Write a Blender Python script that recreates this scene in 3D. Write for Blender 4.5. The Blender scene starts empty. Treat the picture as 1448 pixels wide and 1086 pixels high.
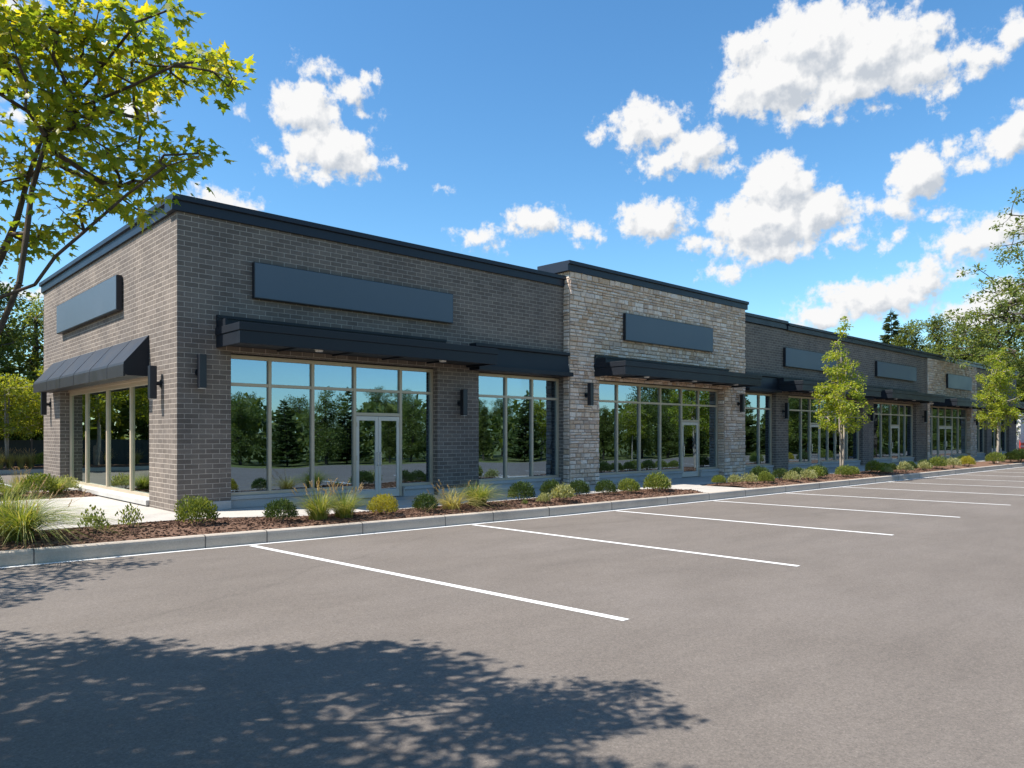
import bpy, math, random
from mathutils import Vector, Matrix
R = random.Random(7)
rad = math.radians
scene = bpy.context.scene
COL = scene.collection

# ------------------------------------------------------------------ mesh builder
class MB:
    def __init__(s): s.v = []; s.f = []; s.uv = []; s.tint = []
    def face(s, pts, uvs=None, t=0.5):
        b = len(s.v); s.v += [tuple(p) for p in pts]; s.f.append(tuple(range(b, b + len(pts))))
        if uvs is None:
            a, c, d = Vector(pts[0]), Vector(pts[1]), Vector(pts[2])
            n = (c - a).cross(d - a); ax = max(range(3), key=lambda i: abs(n[i]))
            if ax == 0: uvs = [(p[1], p[2]) for p in pts]
            elif ax == 1: uvs = [(p[0], p[2]) for p in pts]
            else: uvs = [(p[0], p[1]) for p in pts]
        s.uv += uvs; s.tint += [t] * len(pts)
    def box(s, x0, x1, y0, y1, z0, z1, t=0.5):
        p = [(x0,y0,z0),(x1,y0,z0),(x1,y1,z0),(x0,y1,z0),(x0,y0,z1),(x1,y0,z1),(x1,y1,z1),(x0,y1,z1)]
        b = len(s.v); s.v += p
        for q in ((3,2,1,0),(4,5,6,7),(0,1,5,4),(1,2,6,5),(2,3,7,6),(3,0,4,7)):
            s.f.append(tuple(b + i for i in q))
            for i in q:
                P = p[i]
                if q in ((3,2,1,0),(4,5,6,7)): s.uv.append((P[0], P[1]))
                elif q in ((0,1,5,4),(2,3,7,6)): s.uv.append((P[0], P[2]))
                else: s.uv.append((P[1], P[2]))
                s.tint.append(t)
    def prism(s, prof, axis, a0, a1, t=0.5):
        """closed profile (u,z) swept along x (u=y) or along y (u=x)"""
        n = len(prof)
        mk = (lambda a, u, z: (a, u, z)) if axis == 'x' else (lambda a, u, z: (u, a, z))
        b = len(s.v)
        s.v += [mk(a0, u, z) for u, z in prof] + [mk(a1, u, z) for u, z in prof]
        for i in range(n):
            j = (i + 1) % n
            s.f.append((b+i, b+j, b+n+j, b+n+i)); s.uv += [(a0, prof[i][1]), (a0, prof[j][1]), (a1, prof[j][1]), (a1, prof[i][1])]; s.tint += [t]*4
        s.f.append(tuple(range(b+n-1, b-1, -1))); s.uv += [prof[i] for i in range(n-1, -1, -1)]; s.tint += [t]*n
        s.f.append(tuple(range(b+n, b+2*n))); s.uv += list(prof); s.tint += [t]*n
    def tube(s, p0, p1, r0, r1, n=6, cap=False):
        p0, p1 = Vector(p0), Vector(p1); d = p1 - p0
        if d.length < 1e-5: return
        d.normalize(); a = d.orthogonal().normalized(); c = d.cross(a); b = len(s.v)
        for k in range(n):
            w = a * math.cos(2*math.pi*k/n) + c * math.sin(2*math.pi*k/n)
            s.v.append(tuple(p0 + w*r0)); s.v.append(tuple(p1 + w*r1))
        L = (p1-p0).length
        for k in range(n):
            j = (k+1) % n
            s.f.append((b+2*k, b+2*j, b+2*j+1, b+2*k+1)); s.uv += [(k/n, 0), ((k+1)/n, 0), ((k+1)/n, L), (k/n, L)]; s.tint += [.5]*4
        if cap:
            s.f.append(tuple(b+2*k+1 for k in range(n))); s.uv += [(0,0)]*n; s.tint += [.5]*n
            s.f.append(tuple(b+2*k for k in range(n-1, -1, -1))); s.uv += [(0,0)]*n; s.tint += [.5]*n
    def mesh(s, name, mat, smooth=False):
        me = bpy.data.meshes.new(name); me.from_pydata(s.v, [], s.f)
        u = me.uv_layers.new(name='UVMap'); flat = [c for q in s.uv for c in q]; u.data.foreach_set('uv', flat)
        a = me.attributes.new('tint', 'FLOAT', 'CORNER'); a.data.foreach_set('value', s.tint)
        if mat: me.materials.append(mat)
        if smooth: me.polygons.foreach_set('use_smooth', [True] * len(me.polygons))
        me.update(); return me
    def obj(s, name, mat, parent=None, smooth=False, bevel=0):
        o = bpy.data.objects.new(name, s.mesh(name, mat, smooth)); COL.objects.link(o)
        if parent: o.parent = parent
        if bevel:
            m = o.modifiers.new('bevel', 'BEVEL'); m.width = bevel; m.segments = 2; m.limit_method = 'ANGLE'
        return o

def tag(o, label=None, cat=None, group=None, kind=None):
    if label: o['label'] = label
    if cat: o['category'] = cat
    if group: o['group'] = group
    if kind: o['kind'] = kind
    return o
def empty(name, loc=(0,0,0), rz=0, label=None, cat=None, group=None):
    o = bpy.data.objects.new(name, None); COL.objects.link(o); o.location = loc; o.rotation_euler = (0,0,rz); o.empty_display_size = .2
    return tag(o, label, cat, group)
def new(name, me, parent=None):
    o = bpy.data.objects.new(name, me); COL.objects.link(o); o.parent = parent; return o
def copy_tree(o, parent=None):
    c = o.copy(); COL.objects.link(c)
    if parent is not None: c.parent = parent
    for ch in list(o.children): copy_tree(ch, c)
    return c

# ------------------------------------------------------------------ materials
class N:
    def __init__(s, name):
        s.m = bpy.data.materials.new(name); s.m.use_nodes = True; s.t = s.m.node_tree; s.t.nodes.clear()
        s.out = s.t.nodes.new('ShaderNodeOutputMaterial')
    def n(s, typ, ins=None, **kw):
        nd = s.t.nodes.new('ShaderNode' + typ)
        for k, v in kw.items(): setattr(nd, k, v)
        for k, v in (ins or {}).items():
            if isinstance(v, tuple) and len(v) == 2 and hasattr(v[0], 'outputs'):
                s.t.links.new(v[0].outputs[v[1]], nd.inputs[k])
            elif hasattr(v, 'outputs'): s.t.links.new(v.outputs[0], nd.inputs[k])
            else: nd.inputs[k].default_value = v
        return nd
    def ramp(s, fac, stops):
        r = s.n('ValToRGB', {'Fac': fac}); e = r.color_ramp.elements
        while len(e) < len(stops): e.new(.5)
        for i, (p, c) in enumerate(stops): e[i].position = p; e[i].color = tuple(c) + (1,)
        return r
    def mix(s, fac, a, b, blend='MIX'):
        return (s.n('Mix', {0: fac, 6: a, 7: b}, data_type='RGBA', blend_type=blend), 2)
    def surf(s, sh): s.t.links.new(sh.outputs[0], s.out.inputs['Surface']); return s.m
def c4(c): return tuple(c) + (1,)

def mat_plain(name, col, rough=.5, metal=0, var=.12, scale=6, bump=0, spec=.5, bscale=60):
    k = N(name); tc = k.n('TexCoord')
    nz = k.n('TexNoise', {'Vector': (tc, 'Object'), 'Scale': scale, 'Detail': 5})
    r = k.ramp((nz, 0), [(.25, [c*(1-var) for c in col]), (.75, [min(1, c*(1+var)) for c in col])])
    rr = k.n('MapRange', {0: (nz, 0), 1: .2, 2: .8, 3: max(0, rough-.07), 4: min(1, rough+.07)})
    ins = {'Base Color': r, 'Roughness': rr, 'Metallic': metal, 'Specular IOR Level': spec}
    if bump:
        n2 = k.n('TexNoise', {'Vector': (tc, 'Object'), 'Scale': bscale, 'Detail': 6})
        ins['Normal'] = k.n('Bump', {'Height': n2, 'Strength': bump, 'Distance': .01})
    return k.surf(k.n('BsdfPrincipled', ins))

def mat_brick(name, off=0.0):
    k = N(name); uv = k.n('UVMap'); tc = k.n('TexCoord')
    mp = k.n('Mapping', {'Vector': uv, 'Location': (off, .02, 0)})
    br = k.n('TexBrick', {'Vector': mp, 'Color1': (.136,.113,.097,1), 'Color2': (.194,.163,.140,1), 'Mortar': (.43,.375,.325,1), 'Scale': 1.0, 'Mortar Size': .0078,
                          'Mortar Smooth': .25, 'Bias': -.1, 'Brick Width': .300, 'Row Height': .1075})
    n1 = k.n('TexNoise', {'Vector': (tc, 'Object'), 'Scale': .7, 'Detail': 4})
    n2 = k.n('TexNoise', {'Vector': (tc, 'Object'), 'Scale': 38., 'Detail': 5, 'Roughness': .65})
    a = k.mix(1., (br, 'Color'), k.ramp(n1, [(.3, (.84,.84,.85)), (.7, (1.12,1.1,1.07))]), 'MULTIPLY')
    ms = k.n('Mapping', {'Vector': (tc, 'Object'), 'Scale': (1.6,1.6,.12)}); n4 = k.n('TexNoise', {'Vector': ms, 'Scale': 1.6, 'Detail': 6, 'Roughness': .7})
    a = k.mix(1., a, k.ramp(n4, [(.32, (.88,.88,.88)), (.5, (1,1,1)), (.72, (1.10,1.09,1.08))]), 'MULTIPLY')
    b = k.mix(1., a, k.ramp(n2, [(.25, (.78,.78,.8)), (.75, (1.2,1.18,1.15))]), 'MULTIPLY')
    h = k.n('Math', {0: (br, 'Fac'), 1: -1.}, operation='MULTIPLY')
    h2 = k.n('Math', {0: n2, 1: .35, 2: h}, operation='MULTIPLY_ADD')
    bp = k.n('Bump', {'Height': h2, 'Strength': 1.0, 'Distance': .014})
    return k.surf(k.n('BsdfPrincipled', {'Base Color': b, 'Roughness': .85, 'Specular IOR Level': .3, 'Normal': bp}))

def mat_stone():
    k = N('ledgestone'); at = k.n('Attribute', attribute_name='tint'); tc = k.n('TexCoord')
    r = k.ramp((at, 'Fac'), [(0, (.50,.385,.32)), (.15, (.67,.52,.42)), (.32, (.57,.40,.28)), (.5, (.78,.64,.54)), (.62, (.70,.515,.385)), (.8, (.82,.71,.63)), (.9, (.62,.51,.445)), (1, (.72,.60,.51))])
    n2 = k.n('TexNoise', {'Vector': (tc, 'Object'), 'Scale': 14., 'Detail': 7, 'Roughness': .65})
    b = k.mix(1., (r, 0), k.ramp(n2, [(.28, (.72,.70,.67)), (.72, (1.15,1.13,1.1))]), 'MULTIPLY')
    bp = k.n('Bump', {'Height': n2, 'Strength': .6, 'Distance': .02})
    return k.surf(k.n('BsdfPrincipled', {'Base Color': b, 'Roughness': .9, 'Specular IOR Level': .25, 'Normal': bp}))

def mat_leaf(name, cols, trans=.4, rough=.5, gloss=.3):
    k = N(name); g = k.n('NewGeometry')
    r = k.ramp((g, 'Random Per Island'), [(i/(len(cols)-1), c) for i, c in enumerate(cols)])
    p = k.n('BsdfPrincipled', {'Base Color': r, 'Roughness': rough, 'Specular IOR Level': gloss})
    tcol = k.mix(1., (r, 0), (1.9,1.75,.75,1), 'MULTIPLY')
    t = k.n('BsdfTranslucent', {'Color': tcol})
    return k.surf(k.n('MixShader', {0: trans, 1: p, 2: t}))

def mat_glass(name, tint, refl, gc=(.56,.77,1,1)):
    k = N(name); tc = k.n('TexCoord')
    nz = k.n('TexNoise', {'Vector': (tc, 'Object'), 'Scale': .55, 'Detail': 1})
    bp = k.n('Bump', {'Height': nz, 'Strength': .06, 'Distance': .1})
    fr = k.n('Fresnel', {'IOR': 1.45})
    fac = k.n('MapRange', {0: fr, 1: 0., 2: 1., 3: refl, 4: 1.})
    tr = k.n('BsdfTransparent', {'Color': c4(tint)})
    gl = k.n('BsdfGlossy', {'Color': gc, 'Roughness': .0, 'Normal': bp})
    return k.surf(k.n('MixShader', {0: fac, 1: tr, 2: gl}))

def mat_asphalt():
    k = N('asphalt'); tc = k.n('TexCoord')
    n1 = k.n('TexNoise', {'Vector': (tc, 'Object'), 'Scale': .35, 'Detail': 5, 'Roughness': .6})
    n2 = k.n('TexNoise', {'Vector': (tc, 'Object'), 'Scale': 48., 'Detail': 10, 'Roughness': .85})
    mp = k.n('Mapping', {'Vector': (tc, 'Object'), 'Rotation': (0,0,.75), 'Scale': (.5, 1.6, 1)})
    n3 = k.n('TexNoise', {'Vector': mp, 'Scale': 1.1, 'Detail': 7, 'Roughness': .7})
    v = k.n('TexVoronoi', {'Vector': (tc, 'Object'), 'Scale': 110.})
    r = k.ramp(n1, [(.28, (.144,.122,.104)), (.5,(.157,.134,.115)), (.72, (.170,.146,.127))])
    a = k.mix(1., (r, 0), k.ramp(n2, [(.34, (.58,.58,.59)), (.66, (1.42,1.41,1.39))]), 'MULTIPLY')
    a = k.mix(1., a, k.ramp(n3, [(.35, (.92,.92,.92)), (.62, (1.05,1.05,1.05))]), 'MULTIPLY')
    wv = k.n('TexNoise', {'Vector': (tc,'Object'), 'Scale': .8, 'Detail': 6})
    wp = k.mix(.9, (tc,'Object'), (wv,'Color'), 'ADD')
    cv = k.n('TexVoronoi', {'Vector': wp, 'Scale': .065}, feature='DISTANCE_TO_EDGE')
    a = k.mix(1., a, k.ramp((cv,'Distance'), [(.0, (.90,.90,.90)), (.0006, (1,1,1))]), 'MULTIPLY')
    vr = k.ramp((v, 'Color'), [(.0, (.86,.86,.86)), (.85, (1.05,1.05,1.05)), (1, (1.55,1.5,1.45))])
    a = k.mix(1., a, (vr, 0), 'MULTIPLY')
    bp = k.n('Bump', {'Height': n2, 'Strength': .5, 'Distance': .01})
    return k.surf(k.n('BsdfPrincipled', {'Base Color': a, 'Roughness': .88, 'Specular IOR Level': .3, 'Normal': bp}))

def mat_concrete(name, col, joint=None):
    k = N(name); tc = k.n('TexCoord')
    n1 = k.n('TexNoise', {'Vector': (tc, 'Object'), 'Scale': .9, 'Detail': 6, 'Roughness': .65})
    n2 = k.n('TexNoise', {'Vector': (tc, 'Object'), 'Scale': 45., 'Detail': 6, 'Roughness': .7})
    a = k.mix(1., k.ramp(n1, [(.28, [c*.78 for c in col]), (.5, list(col)), (.72, [c*1.08 for c in col])]), k.ramp(n2, [(.3, (.86,.86,.86)), (.7, (1.1,1.1,1.1))]), 'MULTIPLY')
    ht = n2
    if joint:
        br = k.n('TexBrick', {'Vector': (tc, 'Object'), 'Color1': (1,1,1,1), 'Color2': (.94,.94,.94,1), 'Mortar': (.42,.4,.38,1), 'Scale': 1., 'Mortar Size': .008, 'Brick Width': joint, 'Row Height': joint, 'Mortar Smooth': .3}, offset=0)
        a = k.mix(1., a, (br, 'Color'), 'MULTIPLY')
    bp = k.n('Bump', {'Height': ht, 'Strength': .25, 'Distance': .006})
    return k.surf(k.n('BsdfPrincipled', {'Base Color': a, 'Roughness': .85, 'Specular IOR Level': .3, 'Normal': bp}))

def mat_paint():
    k = N('road_paint'); tc = k.n('TexCoord')
    n2 = k.n('TexNoise', {'Vector': (tc, 'Object'), 'Scale': 55., 'Detail': 8, 'Roughness': .8})
    r = k.ramp(n2, [(.30, (.34,.32,.30)), (.42, (.70,.69,.67)), (.8, (.80,.79,.77))])
    return k.surf(k.n('BsdfPrincipled', {'Base Color': r, 'Roughness': .7}))

def mat_mulch(name):
    k = N(name); g = k.n('NewGeometry'); tc = k.n('TexCoord')
    n1 = k.n('TexNoise', {'Vector': (tc, 'Object'), 'Scale': 30., 'Detail': 8, 'Roughness': .75})
    r = k.ramp((g, 'Random Per Island'), [(0, (.075,.042,.030)), (.5, (.135,.078,.055)), (1, (.24,.15,.105))])
    a = k.mix(1., (r, 0), k.ramp(n1, [(.3, (.45,.45,.45)), (.7, (1.35,1.3,1.25))]), 'MULTIPLY')
    bp = k.n('Bump', {'Height': n1, 'Strength': .9, 'Distance': .03})
    return k.surf(k.n('BsdfPrincipled', {'Base Color': a, 'Roughness': .95, 'Specular IOR Level': .15, 'Normal': bp}))

def mat_grass():
    k = N('lawn'); tc = k.n('TexCoord')
    n1 = k.n('TexNoise', {'Vector': (tc, 'Object'), 'Scale': .4, 'Detail': 8, 'Roughness': .7})
    r = k.ramp(n1, [(.3, (.07,.085,.025)), (.6, (.13,.14,.045)), (.8, (.2,.18,.08))])
    return k.surf(k.n('BsdfPrincipled', {'Base Color': r, 'Roughness': .95, 'Specular IOR Level': .1}))

def mat_bark(name, col):
    k = N(name); tc = k.n('TexCoord')
    mp = k.n('Mapping', {'Vector': (tc, 'Object'), 'Scale': (1, 1, .25)})
    n1 = k.n('TexNoise', {'Vector': mp, 'Scale': 28., 'Detail': 7, 'Roughness': .7})
    r = k.ramp(n1, [(.3, [c*.55 for c in col]), (.7, [c*1.25 for c in col])])
    bp = k.n('Bump', {'Height': n1, 'Strength': .6, 'Distance': .02})
    return k.surf(k.n('BsdfPrincipled', {'Base Color': r, 'Roughness': .9, 'Specular IOR Level': .2, 'Normal': bp}))

M = dict(
    brick=mat_brick('grey_brick'), stone=mat_stone(), mortar=mat_plain('stone_mortar', (.30,.24,.19), .95, bump=.4),
    metal=mat_plain('dark_metal', (.012,.015,.021), .48, .0, .15, 1.5, spec=.28), coping=mat_plain('coping_metal', (.013,.019,.032), .42, .0, .15, 1.2, spec=.3),
    sign=mat_plain('sign_metal', (.080,.108,.138), .45, .0, .06, 1.0, spec=.35), lamp=mat_plain('lamp_metal', (.012,.014,.02), .4),
    awn=mat_plain('awning_metal', (.022,.022,.024), .5, 0, .15, 2, spec=.4),
    alu=mat_plain('aluminium', (.50,.41,.30), .42, .25, .06, 3), door=mat_plain('door_aluminium', (.60,.545,.48), .40, .3, .05, 3),
    steel=mat_plain('steel', (.6,.6,.6), .25, .9), rubber=mat_plain('sealant', (.03,.03,.03), .7),
    glass=mat_glass('window_glass', (.34,.39,.39), .36), glass2=mat_glass('clear_glass', (.62,.72,.69), .46, (.86,1,.95,1)),
    lens=mat_plain('lamp_lens', (.75,.74,.7), .4), soffit=mat_plain('soffit', (.018,.019,.022), .5),
    asphalt=mat_asphalt(), concrete=mat_concrete('concrete_walk', (.45,.415,.37), 1.75), kerb=mat_concrete('concrete_kerb', (.45,.385,.315)),
    plinth=mat_concrete('plinth_stone', (.42,.40,.38)), sill=mat_concrete('sill_stone', (.45,.43,.40)), joint=mat_plain('joint', (.13,.115,.10), .9), paint=mat_paint(),
    mulch=mat_mulch('bark_mulch'), lawn=mat_grass(), roof=mat_plain('roof_membrane', (.35,.35,.34), .9),
    inwall=mat_plain('interior_wall', (.16,.16,.16), .9), infloor=mat_plain('interior_floor', (.20,.19,.18), .6),
    fence=mat_plain('fence_panel', (.012,.028,.030), .6, 0, .2, 3), post=mat_plain('fence_post', (.07,.07,.07), .5),
    white=mat_plain('white_siding', (.62,.61,.60), .7), red=mat_plain('red_paint', (.38,.035,.03), .5),
    bark=mat_bark('maple_bark', (.10,.078,.062)), bark2=mat_bark('grey_bark', (.085,.07,.055)), bark3=mat_bark('pale_bark', (.36,.31,.25)),
    maple=mat_leaf('maple_leaf', [(.12,.18,.022), (.165,.225,.024), (.21,.26,.026), (.28,.29,.028), (.44,.39,.03)], .56, .42, .4),
    young=mat_leaf('young_leaf', [(.14,.21,.024), (.21,.275,.032), (.29,.33,.038), (.39,.385,.05)], .45),
    oakleaf=mat_leaf('oak_leaf', [(.075,.115,.03), (.11,.15,.038), (.15,.185,.048), (.21,.225,.06)], .42),
    broad=mat_leaf('broad_leaf', [(.052,.078,.02), (.09,.12,.028), (.135,.16,.036), (.19,.20,.045)], .40),
    lime=mat_leaf('lime_leaf', [(.14,.19,.022), (.20,.24,.028), (.27,.29,.03), (.33,.32,.04)], .42),
    pine=mat_leaf('pine_needle', [(.04,.065,.02), (.068,.10,.028), (.105,.14,.038)], .25),
    spruce=mat_leaf('spruce_needle', [(.035,.055,.03), (.055,.08,.036), (.085,.105,.045)], .2),
    boxd=mat_leaf('boxwood_leaf', [(.022,.045,.010), (.035,.065,.014), (.055,.09,.02), (.085,.12,.028)], .25),
    boxy=mat_leaf('golden_leaf', [(.20,.19,.022), (.30,.27,.03), (.40,.35,.045)], .35),
    boxl=mat_leaf('lime_shrub_leaf', [(.06,.095,.018), (.11,.15,.026), (.17,.20,.034), (.23,.25,.05)], .3),
    loose=mat_leaf('grey_green_leaf', [(.15,.17,.06), (.22,.235,.085), (.33,.33,.14), (.42,.40,.22)], .3),
    blade=mat_leaf('grass_blade', [(.07,.11,.02), (.11,.16,.026), (.16,.20,.034), (.24,.26,.06), (.42,.37,.17)], .35),
    straw=mat_leaf('grass_straw', [(.20,.19,.055), (.33,.29,.10), (.45,.38,.17), (.16,.18,.05)], .35),
    seed=mat_leaf('seed_head', [(.30,.20,.10), (.42,.30,.16)], .3),
)

# ------------------------------------------------------------------ GROUND
LOT = -.05; WALK = .15
KERB = [(-30,-3.5),(-12,-3.55),(-6,-3.7),(-3.7,-3.83),(-1.4,-3.98),(1,-4.22),(3.8,-4.38),(6.8,-4.6),(13,-4.78),(22,-4.92),(45,-5.02),(72,-5.05)]
def kerbY(x):
    for (a, b), (c, d) in zip(KERB, KERB[1:]):
        if a <= x <= c: return b + (d-b)*(x-a)/(c-a)
    return KERB[-1][1]
g = MB(); S = 2500
g.face([(-S,-S,-.12),(S,-S,-.12),(S,S,-.12),(-S,S,-.12)])
tag(g.obj('ground', M['lawn']), kind='structure')
g = MB(); g.face([(-45,-21,LOT),(10,-24.5,LOT),(36,-17.5,LOT),(130,-9.5,LOT),(130,26,LOT),(-45,26,LOT)][::1])
tag(g.obj('parking_lot', M['asphalt']), kind='structure')
# sidewalk slab: long walk, crossing, corner pad
def slab(b, pts, z0, z1):
    n = len(pts); b.face([(x,y,z1) for x,y in pts])
    for i in range(n):
        (x0,y0),(x1,y1) = pts[i], pts[(i+1)%n]
        b.face([(x0,y0,z0),(x1,y1,z0),(x1,y1,z1),(x0,y0,z1)])
def back(x):
    if x <= -.3: return -1.32
    if x < 2.2:
        t = (x+.3)/2.5; t = t*t*(3-2*t); return -1.32 - 1.23*t
    return -2.55
g = MB()
pts = [(-4.6,5.75),(-4.6,-1.32),(-.3,-1.32)] + [(x, back(x)) for x in (.2,.7,1.2,1.7,2.2)] + [(12.6,-2.55),(12.95,kerbY(12.95)+.155),(15.7,kerbY(15.7)+.155),(15.25,-2.9),(15.6,-2.55),(68,-2.55),(68,.3),(.25,.3),(.25,5.75)]
slab(g, pts, -.05, WALK)
tag(g.obj('sidewalk', M['concrete']), kind='structure')
# kerb: swept profile with rounded nose and joints
g = MB(); jt = MB()
xs = [-14 + i*1.0 for i in range(85)]
def kprof(x):
    y = kerbY(x); return [(y,LOT-.05),(y,.105),(y+.012,.142),(y+.04,.16),(y+.15,.16),(y+.15,-.05)]
for a, b in zip(xs, xs[1:]):
    A, B = kprof(a), kprof(b)
    for i in range(5):
        g.face([(a,)+A[i], (b,)+B[i], (b,)+B[i+1], (a,)+A[i+1]], [(a,i*.1),(b,i*.1),(b,i*.1+.1),(a,i*.1+.1)])
tag(g.obj('kerb', M['kerb']), kind='structure')
x = -3.3; js = [-5.6,-3.28,-.93,.07,1.86,3.71,4.92,6.5,8.6,10.8,12.7,14.6] + [17+2.3*i for i in range(22)]
for x in js:
    y = kerbY(x); jt.prism([(y-.003,LOT),(y-.003,.106),(y+.010,.146),(y+.038,.163),(y+.1499,.163),(y+.1499,LOT)], 'x', x-.009, x+.009)
tag(jt.obj('kerb_joint', M['joint']), kind='structure')
# edge line and bay stripes, thin painted film
g = MB()
for a, b in zip(xs, xs[1:]):
    ya, yb = kerbY(a), kerbY(b)
    g.face([(a,ya-.12,LOT+.004),(b,yb-.12,LOT+.004),(b,yb-.012,LOT+.004),(a,ya-.012,LOT+.004)])
tag(g.obj('edge_line', M['paint']), kind='structure')
for i, x in enumerate([-.06,4.46,8.77,12.87,16.9,20.9,24.9,28.9,32.9,36.9,40.9,44.9,48.9,52.9]):
    g = MB(); dx = [.23,.10,.12,.15,.2][min(i,4)]; w = .055; y0 = kerbY(x)-.16; y1 = [-11.62,-11.36,-11.03,-10.92,-10.9][min(i,4)]
    n = 14
    for k in range(n):
        a, b = k/n, (k+1)/n
        p = lambda t: (x - .2 + dx*2.6*t, y0 + (y1-y0)*t)
        (xa,ya),(xb,yb) = p(a), p(b)
        g.face([(xa-w,ya,LOT+.004),(xb-w,yb,LOT+.004),(xb+w,yb,LOT+.004),(xa+w,ya,LOT+.004)][::-1])
    tag(g.obj('bay_stripe', M['paint']), kind='structure')
# stripes of the side lot
g = MB()
for x in (-14,-9.5,-5,-.5): g.box(x, x+.12, 15, 19.8, LOT, LOT+.004)
tag(g.obj('side_stripe', M['paint']), kind='structure')

# mulch beds
def hn(x, y):
    return .5*math.sin(2.1*x+1.3*y)+.3*math.sin(5.3*x-3.1*y+1)+.25*math.sin(9.7*y+4.1*x+2)
def bed(x0, x1, step, yb, yf, chips, chipx=None, name='mulch_bed'):
    b = MB(); nx = max(2, int((x1-x0)/step)); ny = 9; rows = []
    for i in range(nx+1):
        x = x0 + (x1-x0)*i/nx; a, c = yb(x), yf(x); r = []
        for j in range(ny+1):
            t = j/ny; y = a + (c-a)*t; e = min(t, 1-t)
            r.append((x, y, .118 + .075*min(1, e*4)*(1+.25*hn(x,y))))
        rows.append(r)
    for i in range(nx):
        for j in range(ny):
            b.face([rows[i][j+1], rows[i+1][j+1], rows[i+1][j], rows[i][j]])
    b2 = len(b.v)
    # merge grid into one island by welding
    o_me = weld(b)
    cb = MB()
    for _ in range(chips):
        x = R.uniform(*(chipx or (x0, x1))); a, c = yb(x), yf(x); t = R.uniform(.03,.97); y = a+(c-a)*t; e = min(t,1-t)
        z = .118 + .075*min(1, e*4)*(1+.25*hn(x,y)) + R.uniform(-.002,.012)
        L = R.uniform(.015,.04); W = R.uniform(.006,.014); an = R.uniform(0, 6.28); ti = R.uniform(-.5,.5)
        u = Vector((math.cos(an), math.sin(an), ti*.6))*L; w = Vector((-math.sin(an), math.cos(an), R.uniform(-.4,.4)))*W; P = Vector((x,y,z)); h = Vector((0,0,.008))
        q = [P-u-w, P+u-w*.6, P+u+w*.7, P-u+w]
        b0 = len(cb.v); cb.v += [tuple(p+h) for p in q] + [tuple(p-h) for p in q]
        for f in ((0,1,2,3),(0,4,5,1),(1,5,6,2),(2,6,7,3),(3,7,4,0)):
            cb.f.append(tuple(b0+i for i in f)); cb.uv += [(0,0)]*4; cb.tint += [.5]*4
    o_me.v, off = o_me.v, len(o_me.v)
    o_me.f += [tuple(off+i for i in f) for f in cb.f]; o_me.v += cb.v; o_me.uv += cb.uv; o_me.tint += cb.tint
    return tag(o_me.obj(name, M['mulch']), kind='structure')
def weld(b):
    d = {}; out = MB()
    for f, _ in zip(b.f, range(len(b.f))):
        idx = []
        for i in f:
            key = tuple(round(c, 4) for c in b.v[i])
            if key not in d: d[key] = len(out.v); out.v.append(b.v[i])
            idx.append(d[key])
        out.f.append(tuple(idx))
    out.uv = b.uv; out.tint = b.tint; return out
inner = lambda x: kerbY(x)+.152
def endt(x, xe, w):  # tapers the back edge at a bed's end
    return max(0, min(1, (xe-x)/w))
bed(-9, 12.9, .18, lambda x: back(x)-.004 if x > -4.6 else -1.33, inner, 9000, (-5, 12.9))
bed(15.3, 68, .5, lambda x: -2.556 if x > 15.75 else -2.95+.9*(x-15.3), inner, 3500, (15.4, 34))
bed(-4.6, .0, .3, lambda x: 8.4, lambda x: 5.76, 900, (-3.5, 0))
g = MB(); g.prism([(8.4,-.05),(8.4,.16),(8.55,.16),(8.55,LOT-.02)], 'x', -4.75, 0.); g.box(-4.75,-4.6,5.76,8.4,LOT-.02,.16); tag(g.obj('kerb', M['kerb']), kind='structure')
bed(-26, 3.5, .6, lambda x: 28.0, lambda x: 25.6, 0)
g = MB(); g.box(-26,3.5,25.42,25.6,LOT-.02,.12); tag(g.obj('kerb', M['kerb']), kind='structure')
# planting pit of the maple beside the lot
g = MB(); n = 20; P = (-5.5,-10.35)
for i in range(n):
    a, b = 2*math.pi*i/n, 2*math.pi*(i+1)/n
    q = [(P[0]+r*math.cos(t), P[1]+r*math.sin(t)) for r in (.42,.52) for t in (a,b)]
    g.face([(q[0][0],q[0][1],.06),(q[2][0],q[2][1],.06),(q[3][0],q[3][1],.06),(q[1][0],q[1][1],.06)])
    g.face([(q[2][0],q[2][1],LOT-.02),(q[3][0],q[3][1],LOT-.02),(q[3][0],q[3][1],.06),(q[2][0],q[2][1],.06)])
tag(g.obj('kerb', M['kerb']), kind='structure')
g = MB(); g.face([(P[0]+.42*math.cos(2*math.pi*i/n), P[1]+.42*math.sin(2*math.pi*i/n), .03) for i in range(n)]); tag(g.obj('mulch_bed', M['mulch']), kind='structure')

# ------------------------------------------------------------------ BUILDING
XE, YE = 65.0, 12.5
bld = empty('retail_building', (0,0,0), 0, 'long single storey retail building in dark grey brick and tan ledgestone with black canopies', 'building')
TOP = 6.5   # underside of coping
HEAD, TR, SILL = 3.58, 2.92, .42

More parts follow.
